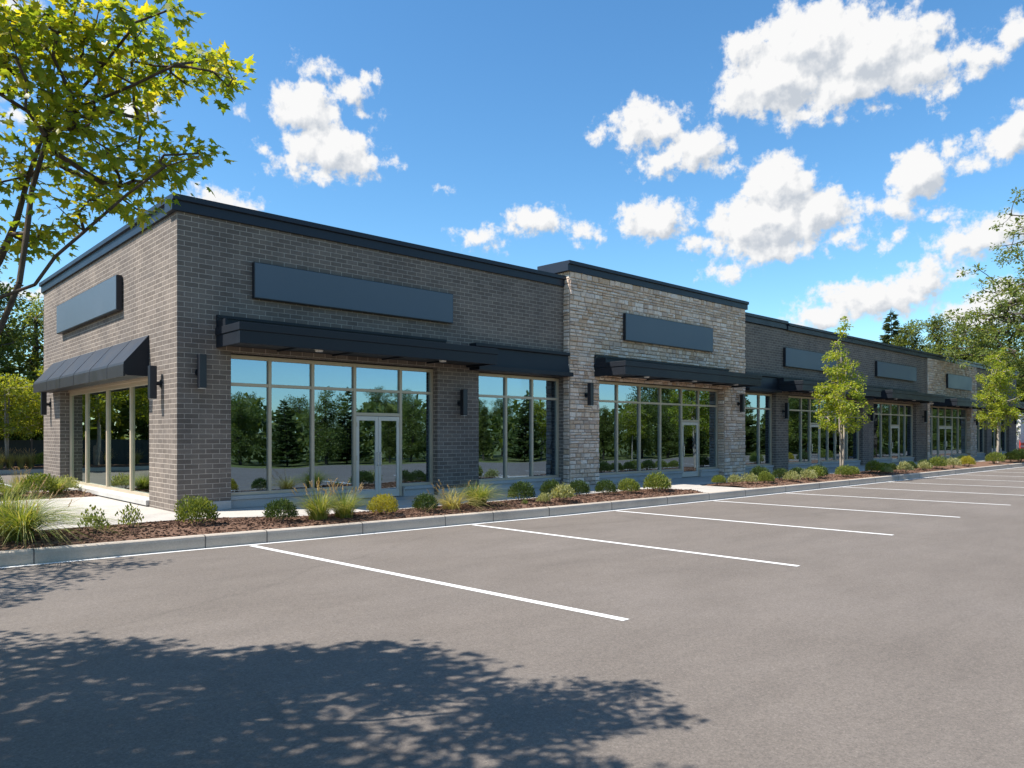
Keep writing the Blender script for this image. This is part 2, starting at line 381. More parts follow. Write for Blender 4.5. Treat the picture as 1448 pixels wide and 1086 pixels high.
def wall_x(b, x0, x1, y0, y1, z0, z1, ops):
    """wall along x with openings (xa,xb,za,zb), as butted boxes"""
    ops = sorted(ops); c = x0
    for xa, xb, za, zb in ops:
        if xa > c: b.box(c, xa, y0, y1, z0, z1)
        b.box(xa, xb, y0, y1, zb, z1)
        c = xb
    if c < x1: b.box(c, x1, y0, y1, z0, z1)
BAYS = [ # x0,x1, mullions, door (xa,xb,kind) , frame y
    (1.15, 6.85, [2.15,3.24,4.40,5.79], (4.40,5.79,2), .2),
    (8.32, 11.86, [9.58,10.68], None, .2),
    (13.30, 20.95, [14.6,15.86,17.09,18.43,19.58], (18.43,19.58,1), .02),
    (23.0, 25.66, [24.57], None, .2),
    (26.8, 35.05, [28.5,29.4,30.45,31.35,32.2,33.6], (29.4,30.45,1), .2),
    (36.45, 42.85, [38.1,39.45,40.73,41.65], (39.45,40.73,1), .2),
    (44.95, 52.95, [46.06,47.3,48.6,49.95,51.2], (47.3,49.95,2), .15),
    (54.7, 57.15, [56.0], None, .2),
    (58.3, 62.95, [59.9,61.4], None, .2)]
ops = [(b[0], b[1], 0, HEAD+.03) for b in BAYS]
# brick walls
b = MB(); wall_x(b, 0, 11.87, 0, .34, .0, TOP, ops[:2]); b.obj('brick_wall', M['brick'], bld)
b = MB(); wall_x(b, 22.55, 44.55, 0, .34, .0, TOP, ops[3:6]); b.obj('brick_wall', M['brick'], bld)
b = MB(); wall_x(b, 54.3, XE, 0, .34, .0, TOP, ops[7:9]); b.obj('brick_wall', M['brick'], bld)
WY0, WY1 = 1.78, 10.25
b = MB()
b.box(0,.34,.34,WY0,0,TOP); b.box(0,.34,WY1,YE,0,TOP); b.box(0,.34,WY0,WY1,3.16,TOP); b.box(0,.34,WY0,WY1,0,.18)
b.obj('brick_wall', M['brick'], bld)
b = MB(); b.box(.34,XE,YE-.3,YE,0,TOP); b.box(XE-.3,XE,.34,YE-.3,0,TOP); b.obj('brick_wall', M['brick'], bld)
# stone panels: mortar bed + individually cut stones
def stones(mb, org, U, V, Nn, w, h, holes, seed, scale=1.0):
    rr = random.Random(seed); org, U, V, Nn = map(Vector, (org, U, V, Nn)); z = 0
    while z < h - .02:
        rh = rr.choice([.085,.10,.115,.125,.14,.165]) * scale
        if h - z - rh < .06: rh = h - z
        x = 0
        while x < w - .01:
            rw = rr.choice([rr.uniform(.14,.26), rr.uniform(.24,.44)]) * scale
            if w - x - rw < .12: rw = w - x
            segs = [(x, x+rw)]
            for (ha, hb, za, zb) in holes:
                if z + rh > za + .03 and z < zb - .03:
                    ns = []
                    for a, c in segs:
                        if c <= ha or a >= hb: ns.append((a,c)); continue
                        if a < ha: ns.append((a,ha))
                        if c > hb: ns.append((hb,c))
                    segs = ns
            rows = [(z, z+rh)] if (rh < .13 or rw < .3 or rr.random() < .7) else [(z, z+rh*.5), (z+rh*.5, z+rh)]
            for a, c in segs:
                if c - a < .035: continue
                for za, zb in rows:
                    gp = .011; d = rr.uniform(.018,.055); ch = .016; j = lambda k=.008: rr.uniform(-k, k)
                    t = rr.random()
                    out = [(a+gp+j(),za+gp+j()),(c-gp+j(),za+gp+j()),(c-gp+j(),zb-gp+j()),(a+gp+j(),zb-gp+j())]
                    cx, cz = (a+c)/2, (za+zb)/2
                    inn = [(u+math.copysign(ch+abs(j()),cx-u), v+math.copysign(ch+abs(j(.004)),cz-v)) for u, v in out]
                    bse = len(mb.v)
                    P = [org+U*u+V*v for u, v in out] + [org+U*u+V*v+Nn*(d*.6) for u, v in out] + [org+U*u+V*v+Nn*(d+j(.007)) for u, v in inn]
                    mb.v += [tuple(p) for p in P]
                    fs = [(8,9,10,11)]
                    for k in range(4):
                        l = (k+1) % 4; fs += [(k,l,4+l,4+k), (4+k,4+l,8+l,8+k)]
                    for f in fs:
                        mb.f.append(tuple(bse+i for i in f)); mb.uv += [(0,0)]*4; mb.tint += [t]*4
            x += rw
        z += rh
def stone_bay(x0, x1, y, top, bay, seed, returns, scale=1.0):
    bx0, bx1 = bay[0], bay[1]; b = MB(); z0 = .15
    wall_x(b, x0, x1, y, .34, 0, top, [(bx0,bx1,0,HEAD+.03)])
    w = b.obj('stone_wall', M['mortar'], bld)
    m = MB()
    stones(m, (x0,y,z0), (1,0,0), (0,0,1), (0,-1,0), x1-x0, top-z0, [(bx0-x0, bx1-x0, -1, HEAD+.03-z0)], seed, scale)
    stones(m, (bx1,y,z0), (0,1,0), (0,0,1), (-1,0,0), max(.05, bay[4]-y), HEAD-z0, [], seed+1, scale)
    if returns:
        stones(m, (x0,.0,z0), (0,-1,0), (0,0,1), (-1,0,0), -y, top-z0, [], seed+2, scale)
        stones(m, (x0,1.0,TOP), (0,-1,0), (0,0,1), (-1,0,0), 1.0, top-TOP, [], seed+3, scale)
    m.obj('stone_veneer', M['stone'], w)
    return w
stone_bay(11.87, 22.55, -.25, 6.96, BAYS[2], 11, True)
b = MB(); b.box(11.87,22.55,.34,1.0,6.2,6.96); b.obj('parapet_back', M['mortar'], bld)
stone_bay(44.55, 54.3, -.06, TOP, BAYS[6], 31, False, 1.25)
# copings : two stepped tiers
def coping_x(x0, x1, yf, yb, z0, hh=.33, lret=None):
    b = MB(); b.prism([(yf-.06,z0),(yf-.06,z0+hh*.62),(yf-.12,z0+hh*.62+.012),(yf-.12,z0+hh),(yb+.06,z0+hh+.02),(yb+.06,z0)][::-1], 'x', x0, x1)
    return b
b = coping_x(-.12, 11.87, 0, .34, TOP-.01)
b.obj('coping', M['coping'], bld, bevel=.006)
b = MB(); b.prism([(-.06,TOP-.01),(-.06,TOP+.195),(-.12,TOP+.207),(-.12,TOP+.32),(.40,TOP+.34),(.40,TOP-.01)], 'y', .4005, YE+.1); b.obj('coping', M['coping'], bld, bevel=.006)
b = coping_x(11.74, 22.68, -.25, 1.0, 6.95, .32); b.obj('coping', M['coping'], bld, bevel=.006)
b = coping_x(22.55, 26.55, -.02, .36, TOP+.03, .36); b.obj('coping', M['coping'], bld, bevel=.006)
b = coping_x(26.55, XE+.1, -.06, .34, TOP-.005, .32); b.obj('coping', M['coping'], bld, bevel=.006)
b = MB(); b.box(51,60,1.2,5.5,6.2,6.98); w = b.obj('rooftop_parapet', M['brick'], bld)
b = MB(); b.box(50.9,60.1,1.1,5.6,6.98,7.2); b.obj('coping', M['coping'], w)
b = MB(); b.box(.34,XE-.3,.34,YE-.3,6.0,6.12); b.obj('roof', M['roof'], bld)
b = MB(); b.box(.4,XE-.4,.42,9.5,.152,.16); b.obj('interior_floor', M['infloor'], bld)
b = MB(); b.box(.4,XE-.4,9.5,9.6,.16,4.0); b.obj('interior_wall', M['inwall'], bld)
for x in (7.6,12.4,22.6,26.2,35.8,43.8,53.6):
    b = MB(); b.box(x,x+.12,1.5,9.5,.16,3.99); b.obj('interior_wall', M['inwall'], bld)
b = MB(); b.box(.4,XE-.4,.42,9.6,4.0,4.1); b.obj('ceiling', M['inwall'], bld)

# windows and doors
def window_x(bay):
    x0, x1, mull, door, y = bay
    fr = MB(); ya, yb = y, y+.11; w = .075
    edges = [x0+w/2+.0] + mull + [x1-w/2]
    for i, x in enumerate(edges):
        z0 = SILL
        fr.box(x-w/2, x+w/2, ya, yb, z0 if not (door and door[0]-.1 < x < door[1]+.1) else .16, HEAD)
        if door and door[2] == 2 and abs(x-(door[0]+door[1])/2) < .05: pass
    panes = []
    for a, c in zip(edges, edges[1:]):
        a2, c2 = a+w/2, c-w/2
        fr.box(a2, c2, ya+.002, yb, HEAD-.085, HEAD-.0)      # head
        isd = door and a >= door[0]-.05 and c <= door[1]+.05
        fr.box(a2, c2, ya+.003, yb, TR-.035, TR+.035)
        panes.append((a2, c2, TR+.035, HEAD-.085))
        if not isd:
            fr.box(a2, c2, ya+.002, yb, SILL, SILL+.075)
            panes.append((a2, c2, SILL+.075, TR-.035))
        else:
            fr.box(a2, c2, ya+.003, yb, 2.27, 2.35)
            panes.append((a2, c2, 2.35, TR-.035))
    wo = fr.obj('window', M['alu'], bld, bevel=.004)
    for a, c, z0, z1 in panes:
        p = MB(); p.box(a, c, y+.058, y+.07, z0, z1); p.obj('pane', M['glass'], wo)
    # light plinth below the sill
    spans = [(x0, x1)]
    if door: spans = [(x0, door[0]-.06), (door[1]+.06, x1)]
    for a, c in spans:
        if c-a > .15:
            pl = MB(); pl.prism([(y+.2,.15),(y-.06,.15),(y-.06,.33),(y-.10,.335),(y-.10,SILL),(y+.2,SILL)][::-1], 'x', a+.003, c-.003)
            pl.obj('plinth', M['plinth'], bld, bevel=.008)
    if door:
        xa, xb, kind = door; xa += w/2; xb -= w/2
        segs = [(xa, xb)]
        if kind == 2: segs = [(xa, (xa+xb)/2), ((xa+xb)/2, xb)]
        for k, (a, c) in enumerate(segs):
            d = MB(); s = .085; a += .004; c -= .004; y0, y1 = y+.012, y+.062
            d.box(a, a+s, y0, y1, .17, 2.26); d.box(c-s, c, y0, y1, .17, 2.26)
            d.box(a+s, c-s, y0+.001, y1, 2.15, 2.26); d.box(a+s, c-s, y0+.001, y1, .17, .37)
            do = d.obj('door', M['door'], bld, bevel=.003)
            p = MB(); p.box(a+s, c-s, y+.03, y+.04, .37, 2.15); p.obj('pane', M['glass'], do)
            h = MB(); hx = (c-s*.5 if k == 0 else a+s*.5) if kind == 2 else a+s*.5
            h.tube((hx,y-.055,.98),(hx,y-.055,1.34),.013,.013,8,True); h.tube((hx,y-.055,1.0),(hx,y+.014,1.0),.01,.01,6); h.tube((hx,y-.055,1.32),(hx,y+.014,1.32),.01,.01,6)
            h.obj('handle', M['steel'], do)
            h = MB(); h.box(a+s, c-s, y+.066, y+.09, 1.02, 1.06); h.obj('push_bar', M['steel'], do)
            for hz in (.4,1.2,2.05):
                h = MB()
                hh = a+.004 if (kind == 1 or k == 0) else c-.004
                h.box(hh-.012, hh+.012, y-.006, y+.0119, hz-.06, hz+.06)
                h.obj('hinge', M['alu'], do)
for bay in BAYS: window_x(bay)
# far-left side window
fr = MB(); xa, xb = .26, .36; w = .10; ed = [WY0+.05, 4.1, 6.2, 8.33, WY1-.05]
for yv in ed: fr.box(xa, xb, yv-w/2, yv+w/2, .3, 3.1)
for a, c in zip(ed, ed[1:]):
    fr.box(xa+.002, xb, a+w/2, c-w/2, 3.0, 3.1); fr.box(xa+.002, xb, a+w/2, c-w/2, .3, .37)
fr.box(xa-.04, xb, WY0+.002, WY1-.002, 3.1, 3.158)
wo = fr.obj('window', M['alu'], bld, bevel=.004)
for a, c in zip(ed, ed[1:]):
    p = MB(); p.box(xa+.05, xa+.062, a+w/2, c-w/2, .37, 3.0); p.obj('pane', M['glass2'], wo)
b = MB(); b.box(-.07,.4,WY0+.003,WY1-.3,.18,.30); b.obj('sill', M['sill'], bld, bevel=.01)
# corner pier base course
for q in ((.42,1.147,-.035,.34),(6.86,8.31,-.03,.30)):
    b = MB(); b.box(q[0],q[1],q[2],.1,.15,q[3]); b.obj('plinth', M['plinth'], bld, bevel=.008)

# canopies
def canopy(x0, x1, yw, yf, bx1, zs=3.68, zt=4.11, zb=4.39):
    c = MB()
    # fascia ring : front, left end, right end (hollow from below)
    prof = lambda o: None
    zt2 = zt
    c.box(x0, x1, yf, yf+.07, zs, zs+.27)                    # lower fascia
    c.box(x0, x0+.07, yf+.07, yw, zs, zs+.27); c.box(x1-.07, x1, yf+.07, yw, zs, zs+.27)
    c.box(x0-.02, x1+.02, yf-.025, yw, zs+.27, zt)           # upper band
    co = c.obj('canopy', M['metal'], bld, bevel=.008)
    s = MB(); s.box(x0+.07, x1-.07, yf+.07, yw, zs+.055, zs+.268)
    so = s.obj('soffit', M['soffit'], co)
    rib = MB(); n = max(2, int((x1-x0)/1.25))
    for i in range(1, n):
        x = x0 + (x1-x0)*i/n; rib = MB(); rib.box(x-.02, x+.02, yf+.07, yw-.002, zs+.02, zs+.055)
        rib.obj('rib', M['metal'], co)
    for i in range(max(2, int((x1-x0)/2.4))):
        k = max(2, int((x1-x0)/2.4)); x = x0 + (x1-x0)*(i+.5)/k + .25
        l = MB(); l.tube((x,yf+.42,zs+.0),(x,yf+.42,zs+.055),.085,.10,14,True); l.obj('downlight', M['lens'], co)
    f = MB(); f.box(x0, bx1, yw-.055, yw-.002, zt+.0, zb); f.box(x0-.0, bx1, yw-.085, yw-.055, zb-.06, zb-.0)
    f.box(x0, x0+.045, yw-.5, yw-.085, zt, zb-.12)
    f.obj('flashing', M['metal'], co)
    for i in range(1, max(2, int((x1-x0)/3.3))):
        x = x0 + 3.3*i; sm = MB()
        if x < x1-.5: sm.box(x-.004, x+.004, yf-.028, yf-.0255, zs+.275, zt-.005)
        if sm.v: sm.obj('seam', M['rubber'], co)
    return co
canopy(.82, 7.92, 0, -1.24, 7.1)
canopy(13.04, 21.5, -.25, -1.55, 21.2)
canopy(25.4, 33.9, 0, -1.35, 33.2)
canopy(35.4, 43.5, 0, -1.35, 42.8)
canopy(45.55, 53.4, -.06, -1.4, 52.8, 3.55, 3.98, 4.25)
canopy(57.6, 66.0, 0, -1.5, 65, 3.75, 4.2, 4.4)
def fascia(x0, x1, yw=0):
    c = MB(); c.prism([(yw-.002,3.74),(yw-.26,3.74),(yw-.22,4.26),(yw-.30,4.28),(yw-.30,4.37),(yw-.002,4.37)][::-1], 'x', x0, x1)
    co = c.obj('canopy', M['metal'], bld, bevel=.006)
    l = MB(); l.box(x0, x1+.0, yw-.44, yw-.002, 3.61, 3.735); l.obj('lip', M['metal'], co, bevel=.006)
fascia(7.97, 11.86); fascia(22.58, 25.35); fascia(33.95, 35.35)
# side awning
p = .52
prof = [(-.004,4.06),(-p,3.42),(-p-.02,3.36),(-p-.02,3.10),(-p+.02,3.10),(-p+.02,3.34),(-.004,3.98)]
a = MB(); a.prism(prof, 'y', 1.80, 11.17)
aw = a.obj('awning', M['awn'], bld)
for yv in (1.78, 11.17):
    e = MB(); e.prism([(-.004,4.05),(-p-.015,3.41),(-p-.015,3.2),(-p+.06,3.12),(-.004,3.12)], 'y', yv, yv+.02)
    e.obj('end_panel', M['metal'], aw)
e = MB(); e.box(-p+.02,-.004,1.80,11.17,3.13,3.17); e.obj('soffit', M['soffit'], aw)
for i in range(1,6):
    e = MB(); yv = 1.8 + 9.37*i/6 - .3
    e.prism([(-.004,4.068),(-p-.004,3.428),(-p-.024,3.36),(-p-.024,3.10),(-p-.02,3.10),(-p-.02,3.36),(-p,3.42),(-.004,4.06)], 'y', yv-.008, yv+.008)
    e.obj('seam', M['metal'], aw)

# ------------------------------------------------------------------ signs, wall lamps (things fixed to the wall)
def sign_x(x0, x1, z0, z1, y, label):
    t = empty('sign_panel', ((x0+x1)/2, y, z0), 0, label, 'sign', 'blank sign panels'); W = (x1-x0)/2; h = z1-z0
    b = MB(); b.box(-W, W, -.13, -.02, 0, h); b.obj('cabinet', M['lamp'], t, bevel=.006)
    b = MB(); b.box(-W+.02, W-.02, -.138, -.1305, .02, h-.02); b.obj('face', M['sign'], t, bevel=.003)
    return t
sign_x(1.62,7.29,4.85,5.66,0,'longest blank dark sign panel, on the grey brick above the double doors')
sign_x(14.48,19.88,4.98,5.90,-.29,'blank dark sign panel on the tan stone wall of the taller middle bay')
sign_x(26.28,31.6,4.85,5.70,0,'blank dark sign panel on grey brick, partly hidden behind the yellow green sapling')
sign_x(36.61,42.5,4.94,5.78,0,'blank dark sign panel on grey brick between the sapling and the far stone bay')
sign_x(47.79,52.7,4.78,5.70,-.1,'smallest looking blank sign panel, on the far stone bay')
t = empty('sign_panel', (0,6.85,4.86), -math.pi/2, 'blank sunlit blue grey sign panel on the side wall above the awning', 'sign', 'blank sign panels')
b = MB(); b.box(-3.1,3.1,-.15,-.02,0,.86); b.obj('cabinet', M['lamp'], t, bevel=.006)
b = MB(); b.box(-3.08,3.08,-.158,-.1505,.02,.84); b.obj('face', M['sign'], t, bevel=.003)

lamp0 = None
def lamp(loc, rz, label):
    global lamp0
    if lamp0 is None:
        t = empty('wall_lamp', (0,0,0)); 
        b = MB(); b.box(-.075,.075,-.26,-.11,-.36,.36); b.obj('tube', M['lamp'], t, bevel=.012)
        b = MB(); b.box(-.062,.062,-.247,-.123,-.368,-.361); b.obj('lens', M['lens'], t)
        b = MB(); b.tube((0,-.11,-.02),(0,-.022,-.02),.045,.045,12); b.obj('arm', M['lamp'], t)
        b = MB(); b.tube((0,-.022,-.02),(0,-.0,-.02),.085,.085,16,True); b.obj('backplate', M['lamp'], t)
        lamp0 = t
    else: t = copy_tree(lamp0)
    t.location = loc; t.rotation_euler = (0,0,rz)
    return tag(t, label, 'wall lamp', 'black tube wall lamps')
lamp((.45,0,3.14),0,'black wall lamp on the shaded face of the brick corner pier')
lamp((7.62,0,2.68),0,'black wall lamp on the brick pier right of the double doors')
lamp((12.62,-.29,3.08),0,'black wall lamp on the left pier of the taller stone bay')
lamp((21.95,-.29,3.06),0,'black wall lamp on the right pier of the taller stone bay')
lamp((26.3,0,2.85),0,'black wall lamp on the narrow brick pier just left of the sapling')
lamp((35.8,0,2.86),0,'black wall lamp on the brick pier just right of the sapling')
lamp((43.9,0,2.88),0,'black wall lamp on the brick pier left of the far stone bay')
lamp((53.7,-.1,2.78),0,'black wall lamp on the right pier of the far stone bay')
lamp((64.0,0,2.95),0,'black wall lamp on the last brick pier at the far end')
lamp((0,.97,2.93),-math.pi/2,'black wall lamp on the sunlit side wall near the building corner')
lamp((0,11.55,2.78),-math.pi/2,'black wall lamp on the side wall left of the side window')
# ------------------------------------------------------------------ PLANTS
def leaf_quad(mb, p, d, n, L, W, fold=.25):
    d = d.normalized(); s = d.cross(n)
    if s.length < 1e-4: s = d.orthogonal()
    s.normalize(); n = s.cross(d)
    b = len(mb.v); up = n*(W*fold)
    mb.v += [tuple(p), tuple(p+d*L*.45+s*W*.5+up), tuple(p+d*L), tuple(p+d*L*.45-s*W*.5+up)]
    mb.f += [(b,b+1,b+2),(b,b+2,b+3)]; mb.uv += [(0,0)]*6; mb.tint += [.5]*6
MAPLE = [(0,0),(.10,.02),(.30,-.10),(.26,.08),(.48,.14),(.36,.24),(.52,.46),(.30,.42),(.16,.44),(.17,.66),(.08,.70),(0,1.0)]
MAPLE = MAPLE + [(-x,y) for x, y in MAPLE[-2:0:-1]]
def leaf_maple(mb, p, d, n, L, *_):
    d = d.normalized(); s = d.cross(n)
    if s.length < 1e-4: s = d.orthogonal()
    s.normalize(); n = s.cross(d); b = len(mb.v); p = p + d*L*.35
    cr = R.uniform(-.25,.45)
    c = p + d*L*.3
    mb.v.append(tuple(c)); m = len(MAPLE)
    for x, y in MAPLE:
        mb.v.append(tuple(p + s*(x*L) + d*(y*L) - n*(L*(abs(x)*.35 + max(0,y-.5)*cr))))
    for i in range(m):
        mb.f.append((b, b+1+i, b+1+(i+1) % m))
    mb.uv += [(0,0)]*(3*m); mb.tint += [.5]*(3*m)
def rv(r=1.0):
    while True:
        v = Vector((R.uniform(-1,1), R.uniform(-1,1), R.uniform(-1,1)))
        if .05 < v.length < 1: return v.normalized()*r
def blob_pts(blobs, n):
    """points spread through ellipsoids (cx,cy,cz,rx,ry,rz), volume weighted, towards the shell"""
    w = [b[3]*b[4]*b[5] for b in blobs]; out = []
    while len(out) < n:
        b = R.choices(blobs, w)[0]; d = rv(); r = R.random()**.42
        out.append(Vector((b[0]+d.x*b[3]*r, b[1]+d.y*b[4]*r, b[2]+d.z*b[5]*r)))
    return out
def grow(limbs, pts, up=.35, steps=3):
    """skeleton nodes; each attraction point is joined to the nearest node by a curved twig"""
    pos = []; par = []
    for l in limbs:
        for i, p in enumerate(l):
            p = Vector(p)
            if i == 0 and pos:
                k = min(range(len(pos)), key=lambda q: (pos[q]-p).length); pos.append(p); par.append(k); continue
            pos.append(p); par.append(len(pos)-2 if len(pos) > 1 else -1)
    par[0] = -1
    base = pos[0]; root = Vector(limbs[0][-1])
    tips = []
    for p in sorted(pts, key=lambda q: (q-root).length):
        best, bd = 0, 1e9
        for i, q in enumerate(pos):
            if i == 0: continue
            d = (q-p).length + max(0, q.z-p.z)*up*2 + (.6 if q.z < root.z-.3 else 0)
            if d < bd: best, bd = i, d
        q = pos[best]; L = (p-q).length; prev = best
        ns = max(1, min(steps, int(L/.25)))
        off = rv(L*.10) + Vector((0,0,-L*.06))
        for s in range(1, ns+1):
            t = s/ns; pp = q.lerp(p, t) + off*math.sin(math.pi*t)
            pos.append(pp); par.append(prev); prev = len(pos)-1
        tips.append((prev, (p-q).normalized()))
    cnt = [0.]*len(pos)
    for t, _ in tips:
        i = t
        while i >= 0: cnt[i] += 1; i = par[i]
    return pos, par, tips, cnt
def skeleton_mesh(pos, par, cnt, rtip, rbase, ex=.5, nside=6, cap=None):
    mb = MB(); m = max(cnt) or 1
    rr = [rtip + (rbase-rtip)*((max(c,1)-1)/max(1, m-1))**ex for c in cnt]
    if cap: rr = [min(r_, cap[1]*(1-.74*min(1,max(0,(pos[i].z-cap[2])/cap[3])))) if i >= cap[0] else r_ for i, r_ in enumerate(rr)]
    for i, p in enumerate(par):
        if p < 0: continue
        n = nside if rr[p] > rbase*.3 else (5 if rr[p] > rtip*2.2 else 3)
        mb.tube(pos[p], pos[i], min(rr[p], rr[i]*1.5) if cnt[p] > 3*cnt[i] else rr[p], rr[i], n)
    mb.rad = rr
    mb.rad = rr
    return mb
def crown_mesh(pos, tips, per, spread, L, leaf=leaf_quad, flat=.6, W=.55, droop=.15):
    mb = MB()
    for i, d in tips:
        c = pos[i]
        for _ in range(per):
            o = rv(spread*R.random()**.5); o.z *= flat
            dr = (o.normalized()*.8 + d*.5 + rv(.5)); dr.z -= droop
            n = Vector((R.gauss(0,.5), R.gauss(0,.5), 1)).normalized()
            l = L*R.uniform(.65,1.2)
            leaf(mb, c+o-dr.normalized()*l*.4, dr, n, l, l*W)
    return mb
def tree_obj(name, loc, trunk_mesh, crown_mesh_, label, cat='tree', group=None, rz=0, sc=1):
    t = empty(name, loc, rz, label, cat, group); t.scale = (sc,sc,sc)
    new('trunk', trunk_mesh, t); new('crown', crown_mesh_, t); return t

# --- foreground maple (limbs measured in metres, world space)
ML = [[(-5.5,-10.35,-.05),(-5.49,-10.37,1.03),(-5.42,-10.42,1.69)],
 [(-5.16,-10.7,1.98),(-4.92,-11.0,2.18),(-4.79,-11.19,2.4),(-4.72,-11.32,2.65),(-4.69,-11.35,2.93),(-4.67,-11.37,3.17),(-4.61,-11.43,3.45),(-4.58,-11.45,3.8),(-4.54,-11.42,4.19),(-4.5,-11.39,4.62)],
 [(-5.34,-10.4,1.9),(-5.03,-10.63,2.37),(-4.87,-10.77,2.6),(-4.75,-10.89,2.84),(-4.68,-11.02,3.08),(-4.64,-11.12,3.32),(-4.59,-11.31,3.57),(-4.49,-11.6,3.7),(-4.41,-11.81,3.81),(-4.33,-12.03,3.95)],
 [(-5.26,-10.81,2.17),(-5.02,-11.18,2.47),(-4.83,-11.43,2.54),(-4.7,-11.62,2.6),(-4.62,-11.69,2.75),(-4.52,-11.85,2.87),(-4.37,-12.06,3.05),(-4.24,-12.25,3.18),(-4.12,-12.42,3.22)],
 [(-4.49,-11.6,3.61),(-4.31,-11.98,3.67),(-4.18,-12.23,3.73),(-4.06,-12.41,3.67),(-4.0,-12.54,3.6)],
 [(-5.45,-10.3,1.9),(-5.6,-10.1,2.8),(-5.7,-10.0,3.8),(-5.65,-10.1,4.9)], [(-5.55,-10.5,2.1),(-5.9,-11.0,3.0),(-5.9,-11.6,3.9),(-5.6,-12.2,4.5)]]
MB_BLOBS = [(-4.73,-11.6,3.97,0.25),(-4.53,-11.93,3.89,0.24),(-4.27,-11.85,3.94,0.19),(-4.2,-12.18,4.03,0.05),(-4.32,-12.17,3.97,0.11),(-4.39,-11.74,3.77,0.21),(-4.06,-11.47,3.96,0.18),(-3.97,-11.69,4.01,0.12),(-3.86,-11.83,3.97,0.09),(-3.94,-12.35,3.7,0.05),(-4.24,-11.73,3.66,0.11),(-4.75,-11.54,3.72,0.17),(-4.57,-11.81,3.6,0.19),(-4.7,-11.77,3.4,0.18),(-4.43,-11.9,3.37,0.16),(-4.09,-11.44,3.64,0.07),(-4.41,-11.25,3.46,0.19),(-4.26,-11.41,3.37,0.17),(-4.66,-11.04,3.43,0.16),(-4.2,-12.14,3.29,0.1),(-4.03,-12.17,3.34,0.07),(-4.0,-11.85,3.3,0.09),(-4.11,-11.63,3.26,0.12),(-4.16,-11.45,3.17,0.13),(-4.53,-11.09,3.05,0.08),(-4.58,-11.9,2.98,0.07),(-4.77,-11.16,3.25,0.04),(-4.72,-11.13,2.94,0.05),(-4.12,-11.87,3.25,0.1),(-4.46,-11.91,3.03,0.09),(-4.77,-11.3,4.19,0.2),(-4.66,-11.83,3.72,0.2),(-4.55,-11.01,3.02,0.08),(-3.88,-11.71,4.05,0.08),(-3.88,-12.05,3.86,0.06)]
SUNV = Vector((-.911,.413,1.376)).normalized()
CAM = Vector((-5.56,-16.28,1.8)); FW = Vector((math.cos(rad(47)), math.sin(rad(47)), 0)); RT = Vector((math.sin(rad(47)), -math.cos(rad(47)), 0))
def shadow_crown(poly, n, h0, h1, keep):
    """crown points whose shadows fall inside a ground polygon"""
    xs_ = [p[0] for p in poly]; ys_ = [p[1] for p in poly]; out = []; tries = 0
    while len(out) < n and tries < 60000:
        tries += 1
        x, y = R.uniform(min(xs_), max(xs_)), R.uniform(min(ys_), max(ys_)); ins = False
        for (xa,ya),(xb,yb) in zip(poly, poly[1:]+poly[:1]):
            if (ya > y) != (yb > y) and x < (xb-xa)*(y-ya)/(yb-ya)+xa: ins = not ins
        if not ins: continue
        h = R.uniform(h0, h1); P = Vector((x, y, LOT)) + SUNV*(h/SUNV.z)
        if keep(P): out.append(P)
    return out
def outside_view(P, m=.06):
    d = P - CAM; z = d.dot(FW)
    if z < .6: return True
    return d.dot(RT)/z < -.685-m or d.z/z > .581+m
def build_maple():
    front = []
    for x, y, z, r in MB_BLOBS:
        for _ in range(max(3, int(r*r*300))):
            v = rv(r*R.random()**.5); dd = v.dot(FW); v += FW*(dd*.8); front.append(Vector((x,y,z))+v)
    poly = [(-6.5,-6.9),(-4.4,-7.0),(-4.0,-7.9),(-4.2,-8.3),(-3.5,-9.2),(-3.3,-10.0),(-2.7,-10.3),(-2.05,-10.75),(-1.7,-11.2),(-1.65,-11.8),(-2.0,-12.7),(-2.05,-13.2),(-2.2,-13.2),(-2.3,-14.2),(-3.2,-15.5),(-5.5,-14.8),(-7,-12)]
    bc = [Vector(b[:3]) for b in MB_BLOBS]
    def shades(P):
        return any((P-c).dot(SUNV) > .25 and ((P-c) - SUNV*(P-c).dot(SUNV))  .length < .5 for c in bc)
    back_ = shadow_crown(poly, 760, 4.0, 6.2, lambda P: outside_view(P) and (P-Vector((-5.5,-10.6,4.6))).length < 4.1 and (R.random() < .3 or not shades(P)))
    pos, par, tips, cnt = grow(ML, front+back_, .35, 4)
    tm = skeleton_mesh(pos, par, cnt, .0026, .065, .5, 8, (3,.030,2.1,1.7))
    nf = len(front)
    fs = set(tuple(round(c, 3) for c in p) for p in front)
    tf = [t for t in tips if tuple(round(c,3) for c in pos[t[0]]) in fs]; tb = [t for t in tips if t not in tf]
    cm = crown_mesh(pos, tf, 14, .14, .062, leaf_maple, .7, .8, .35)
    cb = crown_mesh(pos, tb, 34, .36, .105, leaf_maple, .6, .8, .35)
    off = len(cm.v); cm.v += cb.v; cm.f += [tuple(off+i for i in f) for f in cb.f]; cm.uv += cb.uv; cm.tint += cb.tint
    t = empty('maple_tree', (-5.5,-10.35,LOT), 0, 'maple with yellow green lobed leaves reaching in over the side wall', 'tree')
    o = tm.obj('trunk', M['bark'], None, True); o.parent = t; o.matrix_parent_inverse = Matrix.Translation((5.5,10.35,-LOT))
    o = cm.obj('crown', M['maple'], None); o.parent = t; o.matrix_parent_inverse = Matrix.Translation((5.5,10.35,-LOT))
build_maple()

